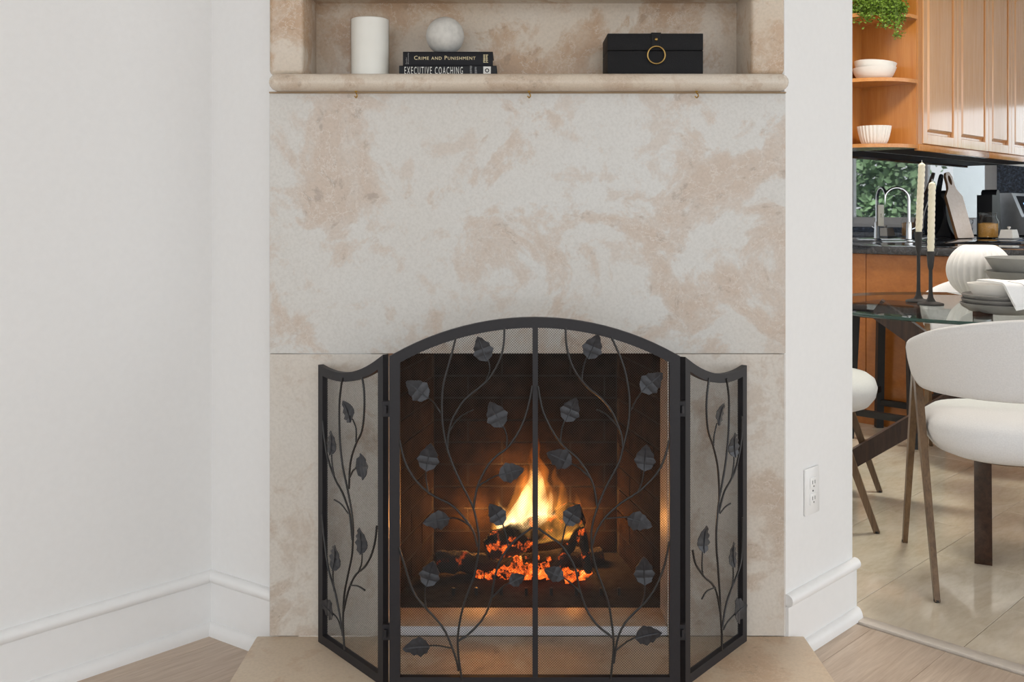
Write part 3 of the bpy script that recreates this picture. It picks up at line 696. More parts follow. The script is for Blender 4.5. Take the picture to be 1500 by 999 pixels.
# ================================================================== MANTEL OBJECTS
Z0 = mz1+0.0002
M_wax = plain('white_wax', (0.84,0.82,0.77,1), 0.5, var=0.02)
M_glass = thin_glass('clear_glass', (0.985,0.988,0.985,1), 1.3)
c = at(542,70,2.445); t = thing('jar_candle', 'white candle filling a clear glass cylinder on the mantel', 'candle', (c.x,2.445,Z0))
obj('glass', MB().lathe([(0.0475,0.0),(0.0495,0.002),(0.0497,0.151),(0.0490,0.1535),(0.0478,0.151),(0.0475,0.004),(0.01,0.0035),(0.01,0.0)],40,closed=True), M_glass, t)
obj('wax', MB().lathe([(0.001,0.0045),(0.0466,0.0045),(0.0468,0.147),(0.044,0.1485),(0.001,0.148)],40), M_wax, t)
obj('wick', MB().tube([(0,0,0.146),(0.001,0,0.156)],0.001,6), M_blackmetal, t)
# books
def text_mesh(name, body, size, mat, parent, loc, rot, width=None, small=False, align='LEFT', height=None, space=1.0):
    cu = bpy.data.curves.new(name, 'FONT'); cu.body = body; cu.size = size; cu.extrude = 0.0001; cu.align_x = align; cu.resolution_u = 2; cu.space_character = space
    if small:
        cu.small_caps_scale = 0.78
        for i,ch in enumerate(body): cu.body_format[i].use_small_caps = True
    tmp = bpy.data.objects.new('tmp_text', cu); C.objects.link(tmp); bpy.context.view_layer.update()
    me = bpy.data.meshes.new_from_object(tmp.evaluated_get(bpy.context.evaluated_depsgraph_get()))
    bpy.data.objects.remove(tmp); me.name = name
    xs = [q.co.x for q in me.vertices]; ys = [q.co.y for q in me.vertices]
    sx = width/(max(xs)-min(xs)) if width else 1; sy = height/(max(ys)-min(ys)) if height else 1
    x0 = min(xs); y0 = min(ys)
    for q in me.vertices: q.co.x = (q.co.x-x0)*sx; q.co.y = (q.co.y-y0)*sy
    me.materials.clear(); me.materials.append(mat)
    o = bpy.data.objects.new(name, me); C.objects.link(o); o.parent = parent; o.location = loc; o.rotation_euler = rot
    WM[o.name] = Matrix.Identity(4); return o
M_bk1 = plain('book_black', (0.006,0.006,0.009,1), 0.5, spec=0.25); M_bk2 = plain('book_charcoal', (0.014,0.015,0.018,1), 0.5, spec=0.25)
M_page = plain('paper', (0.75,0.72,0.65,1), 0.8); M_gold = plain('gold_print', srgb(226,212,168), 0.4); M_white = plain('white_print', srgb(220,220,215), 0.5); M_grey = plain('grey_print', srgb(150,150,150), 0.5)
BY = 2.392
def book(label, x0, x1, z0, z1, y0, mat):
    t = thing('book', label, 'book', (x0,y0,z0)); wdt = x1-x0; hgt = z1-z0; D = 0.128
    obj('cover', MB().box(0,wdt,0.0,D,0,0.0022,0.0006).box(0,wdt,0.0,D,hgt-0.0022,hgt,0.0006).box(0,wdt,0,0.004,0.0,hgt,0.0012,2), mat, t)
    obj('pages', MB().box(0.004,wdt-0.004,0.004,D-0.004,0.0022,hgt-0.0022), M_page, t, smooth=0)
    return t
fx = lambda px: at(px,0,BY).x
b2 = book('charcoal hardback lying at the bottom of the pair on the mantel', fx(584.5), fx(727.5), Z0, 1.4560, BY, M_bk2)
b1 = book('black hardback with gold lettering lying on top of another book', fx(590), fx(722), 1.4562, at(0,75.5,BY+0.0).z, BY+0.002, M_bk1)
RX = (PI/2,0,0)
w1 = fx(722)-fx(590); h1_ = at(0,75.5,BY).z-1.4562
text_mesh('title_lettering', 'Crime and Punishment', 0.02, M_gold, b1, (fx(606.5)-fx(590),-0.0003,h1_*0.42), RX, width=fx(696.5)-fx(606.5), small=True, height=0.0098, space=1.15)
text_mesh('author_lettering', 'Fyodor\nDostoevsky', 0.01, M_grey, b1, (fx(594.5)-fx(590)+0.008,-0.0003,0.004), (PI/2,-PI/2,0), width=0.028, height=0.0085)
mb = MB(); rnd = random.Random(2)
for k in range(8):
    for c_ in range(2):
        x_ = fx(708)-fx(590)+c_*0.0062; z_ = 0.0075+k*0.0026
        mb.box(x_, x_+rnd.uniform(0.003,0.0056), -0.0005, 0.0001, z_, z_+0.0014)
obj('publisher_mark', mb, M_gold, b1, smooth=0)
text_mesh('title_lettering', 'EXECUTIVE COACHING', 0.02, M_white, b2, (fx(592.5)-fx(584.5),-0.0003,0.0035), RX, width=fx(678)-fx(592.5), height=0.0185, space=1.35)
for x_,n_ in ((fx(688.5)-fx(584.5),8),(fx(695.5)-fx(584.5),7)):
    mb = MB()
    for k in range(n_): mb.box(x_, x_+rnd.uniform(0.0038,0.0058), -0.0005, 0.0001, 0.003+k*0.0028, 0.0045+k*0.0028)
    obj('small_print', mb, M_grey, b2, smooth=0)
obj('publisher_mark', MB().box(fx(708)-fx(584.5),fx(719)-fx(584.5),-0.0005,0.0001,0.004,0.0225), M_white, b2, smooth=0)
obj('publisher_mark', MB().lathe([(0.0052,0),(0.0052,0.0006),(0.003,0.0006),(0.003,0)],16,c=(fx(713.5)-fx(584.5),-0.0003,0.013),closed=True,M=Matrix.Rotation(PI/2,4,'X')), M_bk2, b2, smooth=0)
# stone ball
M_ball = plain('speckled_stone', srgb(205,203,197), 0.75, var=0.10, scale=75, bmp=0.2)
bt = at(0,75.5,BY).z; c = at(652,50,BY+0.055)
n = 24; rB = 0.0478
o = obj('stone_ball', MB().lathe([(max(0.0005,rB*math.sin(PI*k/n)), rB-rB*math.cos(PI*k/n)) for k in range(n+1)],40), M_ball, smooth=180)
o.location = (c.x,BY+0.055,bt+0.0002); tag(o, 'round grey speckled stone ball resting on the books', 'ornament')
# black box
M_box = plain('black_leather', (0.006,0.006,0.007,1), 0.6, var=0.5, scale=400, bmp=0.35, spec=0.25)
bx0, bx1 = at(890,0,BY).x, at(1030,0,BY).x; bz1 = at(0,49,BY).z; bzs = at(0,74,BY).z
t = thing('keepsake_box', 'black lidded box with brass ring pull on the mantel', 'box', (bx0,BY,Z0)); W_ = bx1-bx0
obj('body', MB().box(0,W_,0,0.125,0,bzs-Z0-0.0006,0.0012,2), M_box, t)
obj('lid', MB().box(0,W_,-0.0005,0.1255,bzs-Z0+0.0006,bz1-Z0,0.0012,2), M_box, t)
sx = at(961,0,BY).x-bx0
obj('strap', MB().box(sx-0.012,sx+0.012,-0.003,0.0,at(0,70,BY).z-Z0,bz1-Z0+0.001,0.001).box(sx-0.012,sx+0.012,-0.003,0.03,bz1-Z0,bz1-Z0+0.0018,0.0005), M_box, t)
M_ring = plain('antique_brass', srgb(170,140,85), 0.32, 1.0)
rc = Vector((sx,-0.005,at(0,81,BY).z-Z0)); rg = 0.0215
mb = MB(); pts = [rc+Vector((rg*math.cos(2*PI*k/28),0,rg*math.sin(2*PI*k/28))) for k in range(29)]
obj('ring', mb.tube(pts,0.0021,8), M_ring, t, smooth=60)
obj('stud', MB().lathe([(0.0005,0.003),(0.0025,0.0025),(0.004,0.0008),(0.0042,0)],14,c=(sx,-0.003,at(0,58,BY).z-Z0),M=Matrix.Rotation(PI/2,4,'X')), M_ring, t, smooth=60)

# ================================================================== WALL OUTLET (right of fireplace)
M_plate = plain('white_plastic', (0.85,0.85,0.84,1), 0.3, var=0.01)
M_slot = plain('dark_slot', (0.03,0.03,0.03,1), 0.6)
def outlet(label, u, z, v, duplex=True, mat=M_plate, h=0.118, wd=0.072):
    t = thing('outlet', label, 'outlet', K(u,v,z-h/2), PI/4)      # local x along the wall, -y out of it
    obj('plate', MB().box(-wd/2,wd/2,-0.006,0,0,h,0.0025,2), mat, t)
    if duplex:
        for cz in (h/2-0.02,h/2+0.02):
            o = obj('receptacle', MB().box(-0.0165,0.0165,-0.0085,-0.005,cz-0.0145,cz+0.0145,0.002,2), mat, t)
            obj('slot', MB().box(-0.007,-0.005,-0.0089,-0.008,cz-0.002,cz+0.007), M_slot, o, smooth=0)
            obj('slot', MB().box(0.005,0.007,-0.0089,-0.008,cz-0.002,cz+0.007), M_slot, o, smooth=0)
            obj('slot', MB().lathe([(0.0022,0),(0.0022,0.0009)],8,c=(0,-0.008,cz-0.008),M=Matrix.Rotation(PI/2,4,'X')), M_slot, o, smooth=0)
        obj('screw', MB().lathe([(0.0025,0),(0.002,0.001)],10,c=(0,-0.006,h/2),M=Matrix.Rotation(PI/2,4,'X')), M_slot, t)
    else:
        o = obj('rocker', MB().box(-0.006,0.006,-0.011,-0.005,h/2-0.012,h/2+0.012,0.001), mat, t)
        obj('slot', MB().box(-0.010,0.010,-0.0065,-0.0055,h/2+0.006,h/2+0.010), M_slot, t, smooth=0)
    return t
r_ = (1187.5-CX)/F                   # on wall v = 1.209
Yo = 1.209*R2/(1-r_); Xo = r_*Yo
outlet('white duplex outlet on the wall strip right of the fireplace', (Xo+Yo)/R2, H-(718-HY)*Yo/F, 1.2088)

# ================================================================== KITCHEN
M_maple = wood('honey_maple', srgb(180,112,46), srgb(198,134,66), 2, 1.3, 0.25, 0.3)
M_door = wood('lacquered_maple', srgb(206,146,88), srgb(222,172,118), 2, 1.3, 0.22, 1.0); M_door.node_tree.nodes['Principled BSDF'].inputs['Coat IOR'].default_value = 1.75  # door colour lightened to stand in for light reflected off the fronts
M_mapleh = wood('honey_maple_flat', srgb(188,120,54), srgb(208,146,80), 0, 1.3, 0.25, 0.5, rotz=PI/4)
M_panel = wood('amber_panel', srgb(166,98,40), srgb(190,120,56), 0, 0.7, 0.28, 0.3, rotz=PI/4)
M_shadowgap = plain('dark_gap', (0.03,0.018,0.010,1), 0.8)
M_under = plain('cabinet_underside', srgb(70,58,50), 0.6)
M_gran = granite('polished_granite', (0.008,0.010,0.015,1), (0.030,0.040,0.060,1), 0.02, 1.9, 1.0)
M_grand = granite('granite_counter', (0.006,0.006,0.008,1), (0.034,0.036,0.042,1), 0.05, 1.6, 0.3)
VW, VF, ZB = 2.576, 2.2415, 1.45
UE = 5.452
M_granm = granite('honed_granite', (0.010,0.014,0.022,1), (0.11,0.15,0.23,1), 0.35, 1.4, 0.0)
# peninsula
pen = thing('kitchen_peninsula', 'amber wood panelled kitchen peninsula behind the dining table', 'cabinet', K(4.86,2.0,0), PI/4)
PV0 = 0.75
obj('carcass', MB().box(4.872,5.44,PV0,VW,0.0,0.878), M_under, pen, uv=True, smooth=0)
# seam position from the photo: at u = 4.858, line of sight x = 1268
r_ = (1268.4-CX)/F; Ys = 4.858*R2/(1+r_); vs_ = (Ys-r_*Ys)/R2
edges = [VW, vs_, vs_-0.62, vs_-1.24, PV0]
for a,b in zip(edges[1:], edges[:-1]):
    if b-a > 0.05: obj('panel', MB().box(4.858,4.873,a+0.0012,b-0.0012,0.012,0.878,0.0015), M_panel, pen, uv=True)
obj('toe_strip', MB().box(4.852,4.860,PV0,VW,0.0,0.05,0.001), M_panel, pen, uv=True)
# granite worktop: peninsula leg and wall leg
wt = thing('granite_worktop', 'dark speckled granite worktop running along wall and peninsula', 'worktop', K(5.2,2.2,0.88), PI/4)
obj('peninsula_top', MB().box(4.825,5.46,PV0-0.02,VW,0.880,0.920,0.004,2), M_grand, wt, uv=True)
obj('wall_top', MB().box(5.461,7.675,1.94,VW,0.880,0.920,0.004,2), M_grand, wt, uv=True)
bs_ = thing('granite_backsplash', 'mirror polished dark granite backsplash under the cabinets', 'backsplash', K(6.5,VW,0.92), PI/4)
for a,b in ((4.40,6.0),(6.001,7.6),(7.601,8.84)):
    obj('slab', MB().box(a,b,VW-0.022,VW-0.0005,0.9205,1.4495), M_gran, bs_, uv=True, smooth=0)
# base cabinets of the wall run
bc = thing('base_cabinet', 'amber wood base cabinet below the wall worktop', 'cabinet', K(6.5,2.25,0), PI/4)
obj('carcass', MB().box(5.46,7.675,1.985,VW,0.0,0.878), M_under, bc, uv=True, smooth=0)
for k in range(4):
    a = 5.50+k*0.54; d_ = obj('door', MB().box(a,a+0.53,1.965,1.985,0.10,0.86,0.003), M_maple, bc, uv=True)
    obj('knob', MB().box(a+0.46,a+0.48,1.945,1.966,0.78,0.80,0.003), M_brass, d_, uv=True)
# open corner shelf unit
sh = thing('corner_shelf', 'open honey maple corner shelf with quarter round shelves', 'shelf', K(UE,VW,ZB), PI/4)
obj('back_panel', MB().box(UE-0.36,UE,VW-0.014,VW-0.0005,ZB,2.77), M_maple, sh, uv=True, smooth=0)
obj('side_panel', MB().box(UE-0.014,UE-0.001,VF+0.003,VW-0.014,ZB,2.77), M_maple, sh, uv=True, smooth=0)
def qshelf(z, th):
    cu_, cv_, rad = UE-0.014, VW-0.014, 0.325
    poly = [(cu_,cv_)]+[(cu_-rad*math.sin(t)**0.9, cv_-rad*math.cos(t)**0.9) for t in [PI/2*k/16 for k in range(17)]]
    obj('shelf', MB().prism(poly, th, Matrix.Translation((0,0,z-th))), M_mapleh, sh, uv=True, smooth=30)
SZ = (1.470, 1.832, 2.190)
for z in SZ: qshelf(z, 0.020)
# wall cabinets with raised panel doors
def vdoor(px): r=(px-CX)/F; c_=VF*R2; Y=c_/(1-r); return (Y+r*Y)/R2
du = [vdoor(1351.5), vdoor(1402), vdoor(1447.5), vdoor(1481)]
du += [du[3]+0.42, du[3]+0.90]
def cab_door(u0,u1,z0,z1,parent):
    d = thing_part = obj('door', MB().box(u0+0.0015,u1-0.0015,VF+0.016,VF+0.0205,z0,z1), M_door, parent, uv=True, smooth=0)
    st = 0.058; top = z1-0.075
    f = MB()
    f.box(u0+0.0015,u0+st,VF-0.004,VF+0.017,z0,z1,0.003).box(u1-st,u1-0.0015,VF-0.004,VF+0.017,z0,z1,0.003).box(u0+st-0.001,u1-st+0.001,VF-0.004,VF+0.017,z0,z0+st,0.003)
    # cathedral arch rail
    n = 14; a = u0+st-0.001; b = u1-st+0.001
    low = [(a+(b-a)*k/n, top-0.12+0.10*math.sin(PI*k/n)**1.5) for k in range(n+1)]
    poly = low+[(b,z1),(a,z1)]
    f.prism(poly, 0.020, Matrix(((1,0,0,0),(0,0,1,VF-0.004),(0,1,0,0),(0,0,0,1))))
    obj('door_frame', f, M_door, d, uv=True, smooth=30)
    p = MB(); inset = 0.014; bv = 0.020
    outer = [(a+inset,z0+st+inset),(b-inset,z0+st+inset)]+[(x+(inset if x < (a+b)/2 else -inset)*(1 if abs(x-(a+b)/2) > (b-a)*0.45 else 0), z-inset) for x,z in low[::-1]]
    cx_ = (a+b)/2; zc_ = (z0+top)/2
    inner = [(cx_+(x-cx_)*(1-2*bv/(b-a)), zc_+(z-zc_)*(1-2*bv/(top-z0))) for x,z in outer]
    m = len(outer)
    vs = [(x,VF+0.015,z) for x,z in outer]+[(x,VF-0.003,z) for x,z in inner]
    p.add(vs, [(i,(i+1)%m,m+(i+1)%m,m+i) for i in range(m)]+[tuple(range(m,2*m))])
    obj('raised_panel', p, M_door, d, uv=True, smooth=20)
for k,(a,b,lab) in enumerate(((0,2,'honey maple double door wall cabinet next to the corner shelf'),(2,5,'honey maple wall cabinet further right above the range'))):
    cb = thing('wall_cabinet', lab, 'cabinet', K(du[a],VW,ZB), PI/4, 'wall cabinets')
    u0 = UE if a == 0 else du[a]+0.0008; u1 = du[b]-0.0008
    obj('carcass', MB().box(u0,u1,VF+0.021,VW-0.001,ZB+0.012,2.77), M_maple, cb, uv=True, smooth=0)
    if a == 0: obj('end_stile', MB().box(UE,du[0]-0.001,VF+0.0,VF+0.021,ZB+0.02,2.77,0.002), M_maple, cb, uv=True)
    for i in range(a,b): cab_door(du[i],du[i+1],ZB+0.030,2.73,cb)
    obj('light_rail', MB().box(u0,u1,VF-0.008,VF+0.022,ZB-0.012,ZB+0.026,0.004,2), M_mapleh, cb, uv=True)
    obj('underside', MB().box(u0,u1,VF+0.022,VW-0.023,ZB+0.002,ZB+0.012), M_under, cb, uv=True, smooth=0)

# ---- things on the open shelf
sc_ = K(UE-0.152,VW-0.152)
M_cer = plain('white_ceramic', (0.80,0.78,0.74,1), 0.35, var=0.02)
def bowl_prof(r, h, base_r, th=0.004, p=0.6, n=10):
    out = [(base_r+(r-base_r)*(k/n)**p, h*(k/n)**1.25) for k in range(n+1)]
    inn = [(max(0.002,q[0]-th), q[1]+(th if i < n else 0.0)) for i,q in enumerate(out)]
    return [(0.002,0)]+out+inn[::-1]
for k,(dz,tilt,lab) in enumerate(((0.0,0,'shallow white bowl standing on the middle corner shelf'),(0.032,-0.10,'shallow white bowl tilted inside the bowl on the middle shelf'))):
    o = obj('serving_bowl', MB().lathe(bowl_prof(0.118-0.004*k,0.068,0.055,0.005,0.42),36), M_cer, smooth=50)
    o.location = (sc_.x, sc_.y, SZ[1]+0.0003+dz); o.rotation_euler = (0,-tilt,0); tag(o, lab, 'bowl', 'white bowls on the corner shelf')
o = obj('ribbed_bowl', MB().lathe(bowl_prof(0.090,0.105,0.045,0.004,0.42,14),208,fn=lambda r,z,t: r*(1+0.030*math.cos(26*t)) if r > 0.03 else r), M_cer, smooth=50)
o.location = (sc_.x, sc_.y, SZ[0]+0.0003); tag(o, 'deep white bowl with vertical ribs on the lowest corner shelf', 'bowl', 'white bowls on the corner shelf')
# trailing plant
M_green = plain('plant_leaf', srgb(112,142,48), 0.5, var=0.45, scale=60); M_stem = plain('plant_stem', srgb(90,110,50), 0.6)
pc_ = K(UE-0.165,VW-0.165)
pl = thing('trailing_plant', 'green trailing plant hanging over the top corner shelf', 'plant', (pc_.x,pc_.y,SZ[2]+0.0003))
obj('pot', MB().lathe([(0.002,0),(0.045,0),(0.058,0.09),(0.060,0.095),(0.053,0.095),(0.05,0.08),(0.002,0.08)],28), M_cer, pl, smooth=40)
rnd = random.Random(5); mb = MB(); stm = MB()
def leaflet(c, s):
    a = Vector((rnd.uniform(-1,1),rnd.uniform(-1,1),rnd.uniform(-0.6,0.6))).normalized(); b = a.cross(Vector((rnd.uniform(-1,1),rnd.uniform(-1,1),rnd.uniform(-1,1)))).normalized()
    mb.add([c-a*s, c+b*s*0.6, c+a*s, c-b*s*0.6], [(0,1,2,3)])
fdir = Vector((-0.2,-1,0)).normalized()
for k in range(84):
    ang = rnd.uniform(-PI,PI); out = rnd.uniform(0.06,0.12); drop = rnd.uniform(0.02,0.14)*(1-0.5*abs(math.cos(ang))) if -2.9 < ang < -0.2 else rnd.uniform(0,0.03)
    if -2.9 < ang < -0.2: out = rnd.uniform(0.105,0.165)
    d = Vector((math.cos(ang)*0.82,math.sin(ang),0)); 
    if k == 3: drop = 0.185; d = Vector((0.15,-1,0)); out = 0.19
    if k == 4: drop = 0.170; d = Vector((0.22,-1,0)); out = 0.185
    pts = spline([Vector((0,0,0.09)), d*out*0.5+Vector((0,0,0.13+0.05*rnd.random())), d*out+Vector((0,0,0.06)), d*(out+0.02)+Vector((0,0,0.06-drop*0.6-0.02)), d*(out+0.02)+Vector((0,0,0.05-drop-0.02))],4)
    if not (-2.9 < ang < -0.2) and k not in (3,4): pts = pts[:9]
    stm.tube(pts,0.0012,4)
    for p in pts:
        for j in range(9): leaflet(p+Vector((rnd.gauss(0,1),rnd.gauss(0,1),rnd.gauss(0,1)))*0.015, rnd.uniform(0.006,0.011))
o = obj('foliage', mb, M_green, pl, smooth=0); o['kind'] = 'stuff'
obj('stems', stm, M_stem, pl, smooth=60)['kind'] = 'stuff'

# ---- backsplash plate, faucet, counter things
r_ = (1289.5-CX)/F; Yb = (VW-0.022)*R2/(1-r_)
M_plate2 = plain('ivory_plastic', srgb(205,200,185), 0.4, var=0.02)
outlet('ivory switch plate on the granite backsplash', (Yb+r_*Yb)/R2, H-(315.5-HY)*Yb/F, VW-0.0222, False, M_plate2, 0.127, 0.078)
M_chrome = plain('chrome', (0.75,0.77,0.78,1), 0.08, 1.0, var=0.02)
t = thing('kitchen_faucet', 'chrome gooseneck faucet on the worktop behind the candles', 'faucet', K(5.84,2.455,0.9203), 0)
obj('body', MB().lathe([(0.026,0),(0.026,0.006),(0.018,0.012),(0.016,0.10),(0.013,0.115)],20), M_chrome, t)
pts = [Vector((0,0,0.10)),Vector((0,0,0.22))]+[Vector((-0.075+0.075*math.cos(a),0,0.245+0.075*math.sin(a))) for a in [PI*k/8 for k in range(9)]]+[Vector((-0.155,0,0.19))]
obj('spout', MB().tube(spline(pts,3),0.0095,10), M_chrome, t, smooth=60)
obj('lever', MB().tube([(0.014,0,0.07),(0.05,-0.01,0.085)],0.005,8), M_chrome, t)
def onc(px, py): Y = F*(H-0.9203)/(py-HY); return Vector(((px-CX)/F*Y, Y, 0.9203))
# cutting boards leaning on the backsplash
M_bwood = wood('pale_board', srgb(222,209,198), srgb(238,229,222), 1, 2.0, 0.5); M_bedge = plain('board_edge', srgb(128,92,58), 0.6)
M_bblack = plain('black_board', (0.008,0.009,0.012,1), 0.45)
def board(label, pos, rz, lean, outline, hole, th, mat, edge, nm='cutting_board'):
    t = thing(nm, label, 'cutting board', pos, rz)
    bm = bmesh.new()
    M = Matrix.Rotation(-lean,4,'X') @ Matrix.Rotation(PI/2,4,'X')
    def ring(pts,z): return [bm.verts.new(M @ Vector((x,y,z))) for x,y in pts]
    n = len(outline)
    o0 = ring(outline,0); o1 = ring(outline,th); h0 = ring(hole,0); h1 = ring(hole,th); m = len(hole)
    for A,B,k in ((o0,o1,n),(h0,h1,m)):
        for i in range(k): bm.faces.new((A[i],A[(i+1)%k],B[(i+1)%k],B[i]))
    side = len(bm.faces)
    for O,Hh in ((o0,h0),(o1,h1)):
        es = []
        for R_ in (O,Hh):
            for i in range(len(R_)):
                a_,b_ = R_[i],R_[(i+1)%len(R_)]; e = bm.edges.get((a_,b_)) or bm.edges.new((a_,b_)); es.append(e)
        bmesh.ops.triangle_fill(bm, edges=es, use_beauty=True)
    bm.faces.ensure_lookup_table()
    for i,f in enumerate(bm.faces): f.material_index = 1 if i < side else 0
    bmesh.ops.recalc_face_normals(bm, faces=bm.faces[:])
    me = bpy.data.meshes.new('board'); bm.to_mesh(me); bm.free(); me.materials.append(mat); me.materials.append(edge)
    o = obj('board', None, None, t, me=me); return t
def circ(cx_,cy_,rx,ry,n=20,a0=0,a1=2*PI): return [(cx_+rx*math.cos(a0+(a1-a0)*k/n), cy_+ry*math.sin(a0+(a1-a0)*k/n)) for k in range(n)]
rd = 0.145
rnd_out = [(rd*math.cos(a), rd+rd*math.sin(a)) for a in [PI/2+0.28+(2*PI-0.56)*k/40 for k in range(41)]]
rnd_out += [(0.030,2*rd+0.04),(0.028,2*rd+0.10),(0.018,2*rd+0.135),(0,2*rd+0.142),(-0.018,2*rd+0.135),(-0.028,2*rd+0.10),(-0.030,2*rd+0.04)]
p = onc(1396,349); 
board('black round paddle board leaning against the backsplash', K((p.x+p.y)/R2,VW-0.105,0.9215), PI/4, 0.17, rnd_out, circ(0,2*rd+0.095,0.012,0.022), 0.014, M_bblack, M_bblack)
pw = 0.085
pal = [(-pw,0.004),(-pw+0.006,0),(pw-0.006,0),(pw,0.004),(pw,0.285),(pw-0.03,0.318),(0.042,0.335),(0.034,0.37),(0.034,0.42),(0.018,0.448),(0,0.453),(-0.018,0.448),(-0.034,0.42),(-0.034,0.37),(-0.042,0.335),(-pw+0.03,0.318),(-pw,0.285)]
p = onc(1418,350)
board('pale wood paddle board with loop handle beside the jar', K((p.x+p.y)/R2+0.0,VW-0.185,0.9215), PI/4-0.25, 0.30, pal, circ(0,0.395,0.016,0.034), 0.018, M_bwood, M_bedge)
# black slanted knife block behind the jar
p = K(7.08, VW-0.16, 0.9205)
t = thing('knife_block', 'black slanted block with rounded top behind the glass jar', 'knife block', p, PI/4)
poly = [(-0.10,0),(0.085,0),(0.045,0.30)]+[(0.012+0.033*math.cos(a),0.30+0.028*math.sin(a)) for a in [PI*k/8 for k in range(1,8)]]+[(-0.022,0.29),(-0.10,0.29)]
obj('block', MB().prism(poly,0.10,Matrix(((1,0,0,0),(0,0,1,-0.05),(0,1,0,0),(0,0,0,1)))), M_bblack, t, smooth=30)
obj('base', MB().box(-0.105,0.09,-0.052,0.052,0.0,0.012,0.002), M_bblack, t)
# jar of grain
p = onc(1447,349.5); t = thing('glass_jar', 'glass jar half filled with golden grain on the worktop', 'jar', p)
jr = 0.066
obj('glass', MB().lathe([(0.002,0),(jr-0.006,0),(jr,0.008),(jr,0.115),(jr-0.014,0.142),(jr-0.012,0.165),(jr-0.009,0.168),(jr-0.012,0.172),(jr-0.016,0.168),(jr-0.018,0.142),(jr-0.004,0.113),(jr-0.004,0.009),(0.002,0.005)],32), thin_glass('jar_glass', (0.97,0.975,0.97,1), 1.5), t, smooth=40)
M_grain = plain('golden_grain', srgb(196,146,72), 0.8, var=0.35, scale=220, bmp=0.6)
mb = MB(); rnd = random.Random(9)
mb.lathe([(0.002,0.006),(jr-0.0055,0.010),(jr-0.0055,0.098),(0.03,0.104),(0.002,0.103)],28)
obj('grain', mb, M_grain, t, smooth=40)['kind'] = 'stuff'
# butter dish
p = onc(1478,350.5); t = thing('butter_dish', 'white lidded ceramic butter dish on a grey tray', 'dish', p, PI/4)
obj('tray', MB().box(-0.085,0.085,-0.055,0.055,0,0.008,0.003,2), plain('grey_tray', srgb(120,124,128), 0.3), t)
obj('lid', MB().add([(-0.064,-0.042,0.009),(0.064,-0.042,0.009),(0.064,0.042,0.009),(-0.064,0.042,0.009),(-0.05,-0.033,0.062),(0.05,-0.033,0.062),(0.05,0.033,0.062),(-0.05,0.033,0.062)],[(3,2,1,0),(4,5,6,7),(0,1,5,4),(1,2,6,5),(2,3,7,6),(3,0,4,7)]), M_cer, t, smooth=20)
obj('knob', MB().lathe([(0.005,0.061),(0.005,0.068),(0.011,0.074),(0.011,0.080),(0.002,0.083)],16), M_cer, t, smooth=50)
# range
M_steel = plain('stainless', (0.56,0.58,0.60,1), 0.28, 1.0, var=0.05); M_ctrl = plain('range_black_glass', (0.01,0.011,0.013,1), 0.1)
rg_ = thing('kitchen_range', 'stainless steel range with sloped control panel', 'range', K(7.68,2.25,0), PI/4)
RU0, RU1 = 7.682, 8.44
obj('body', MB().box(RU0,RU1,1.95,VW-0.024,0,0.905,0.004), M_steel, rg_, uv=True)
obj('cooktop', MB().box(RU0,RU1,1.94,VW-0.024,0.906,0.924,0.004), M_ctrl, rg_, uv=True)
px_ = Matrix(((0,0,1,RU0),(1,0,0,0),(0,1,0,0),(0,0,0,1)))
obj('backguard', MB().prism([(2.36,0.925),(VW-0.025,0.925),(VW-0.025,1.235),(2.47,1.235),(2.40,1.06),(2.37,1.04)],RU1-RU0,px_), M_steel, rg_, uv=True, smooth=0)
sl = Vector((2.47-2.40,1.235-1.06)).normalized()
def onslope(s): return (2.40+sl.x*s-0.0015*sl.y, 1.06+sl.y*s+0.0015*sl.x)
a_ = onslope(0.02); b_ = onslope(0.165)
cpn = obj('control_panel', MB().prism([a_,b_,(b_[0]+0.002,b_[1]-0.001),(a_[0]+0.002,a_[1]-0.001)],0.62,Matrix(((0,0,1,RU0+0.07),(1,0,0,0),(0,1,0,0),(0,0,0,1)))), M_ctrl, rg_, uv=True, smooth=0)
m, nt, bsd = base('range_display'); bsd.inputs['Base Color'].default_value = (0.02,0.04,0.08,1); bsd.inputs['Emission Color'].default_value = (0.25,0.5,1.0,1); bsd.inputs['Emission Strength'].default_value = 0.9
a_ = onslope(0.07); b_ = onslope(0.11)
obj('display', MB().prism([(a_[0]-0.001,a_[1]),(b_[0]-0.001,b_[1]),b_,a_],0.07,Matrix(((0,0,1,RU0+0.16),(1,0,0,0),(0,1,0,0),(0,0,0,1)))), m, cpn, uv=True, smooth=0)
obj('towel_bar', MB().tube([ROT45.inverted() @ K(RU0,2.35,1.02), ROT45.inverted() @ K(RU1,2.35,1.02)],0.014,10), M_steel, rg_, uv=True)
for k in range(2):
    q = onslope(0.09); cc = ROT45.inverted() @ K(RU0+0.30+k*0.09,q[0],q[1])
    obj('knob', MB().tube([cc, cc+Vector((0,-0.02,0.008))],0.016,14), M_steel, cpn, uv=True)

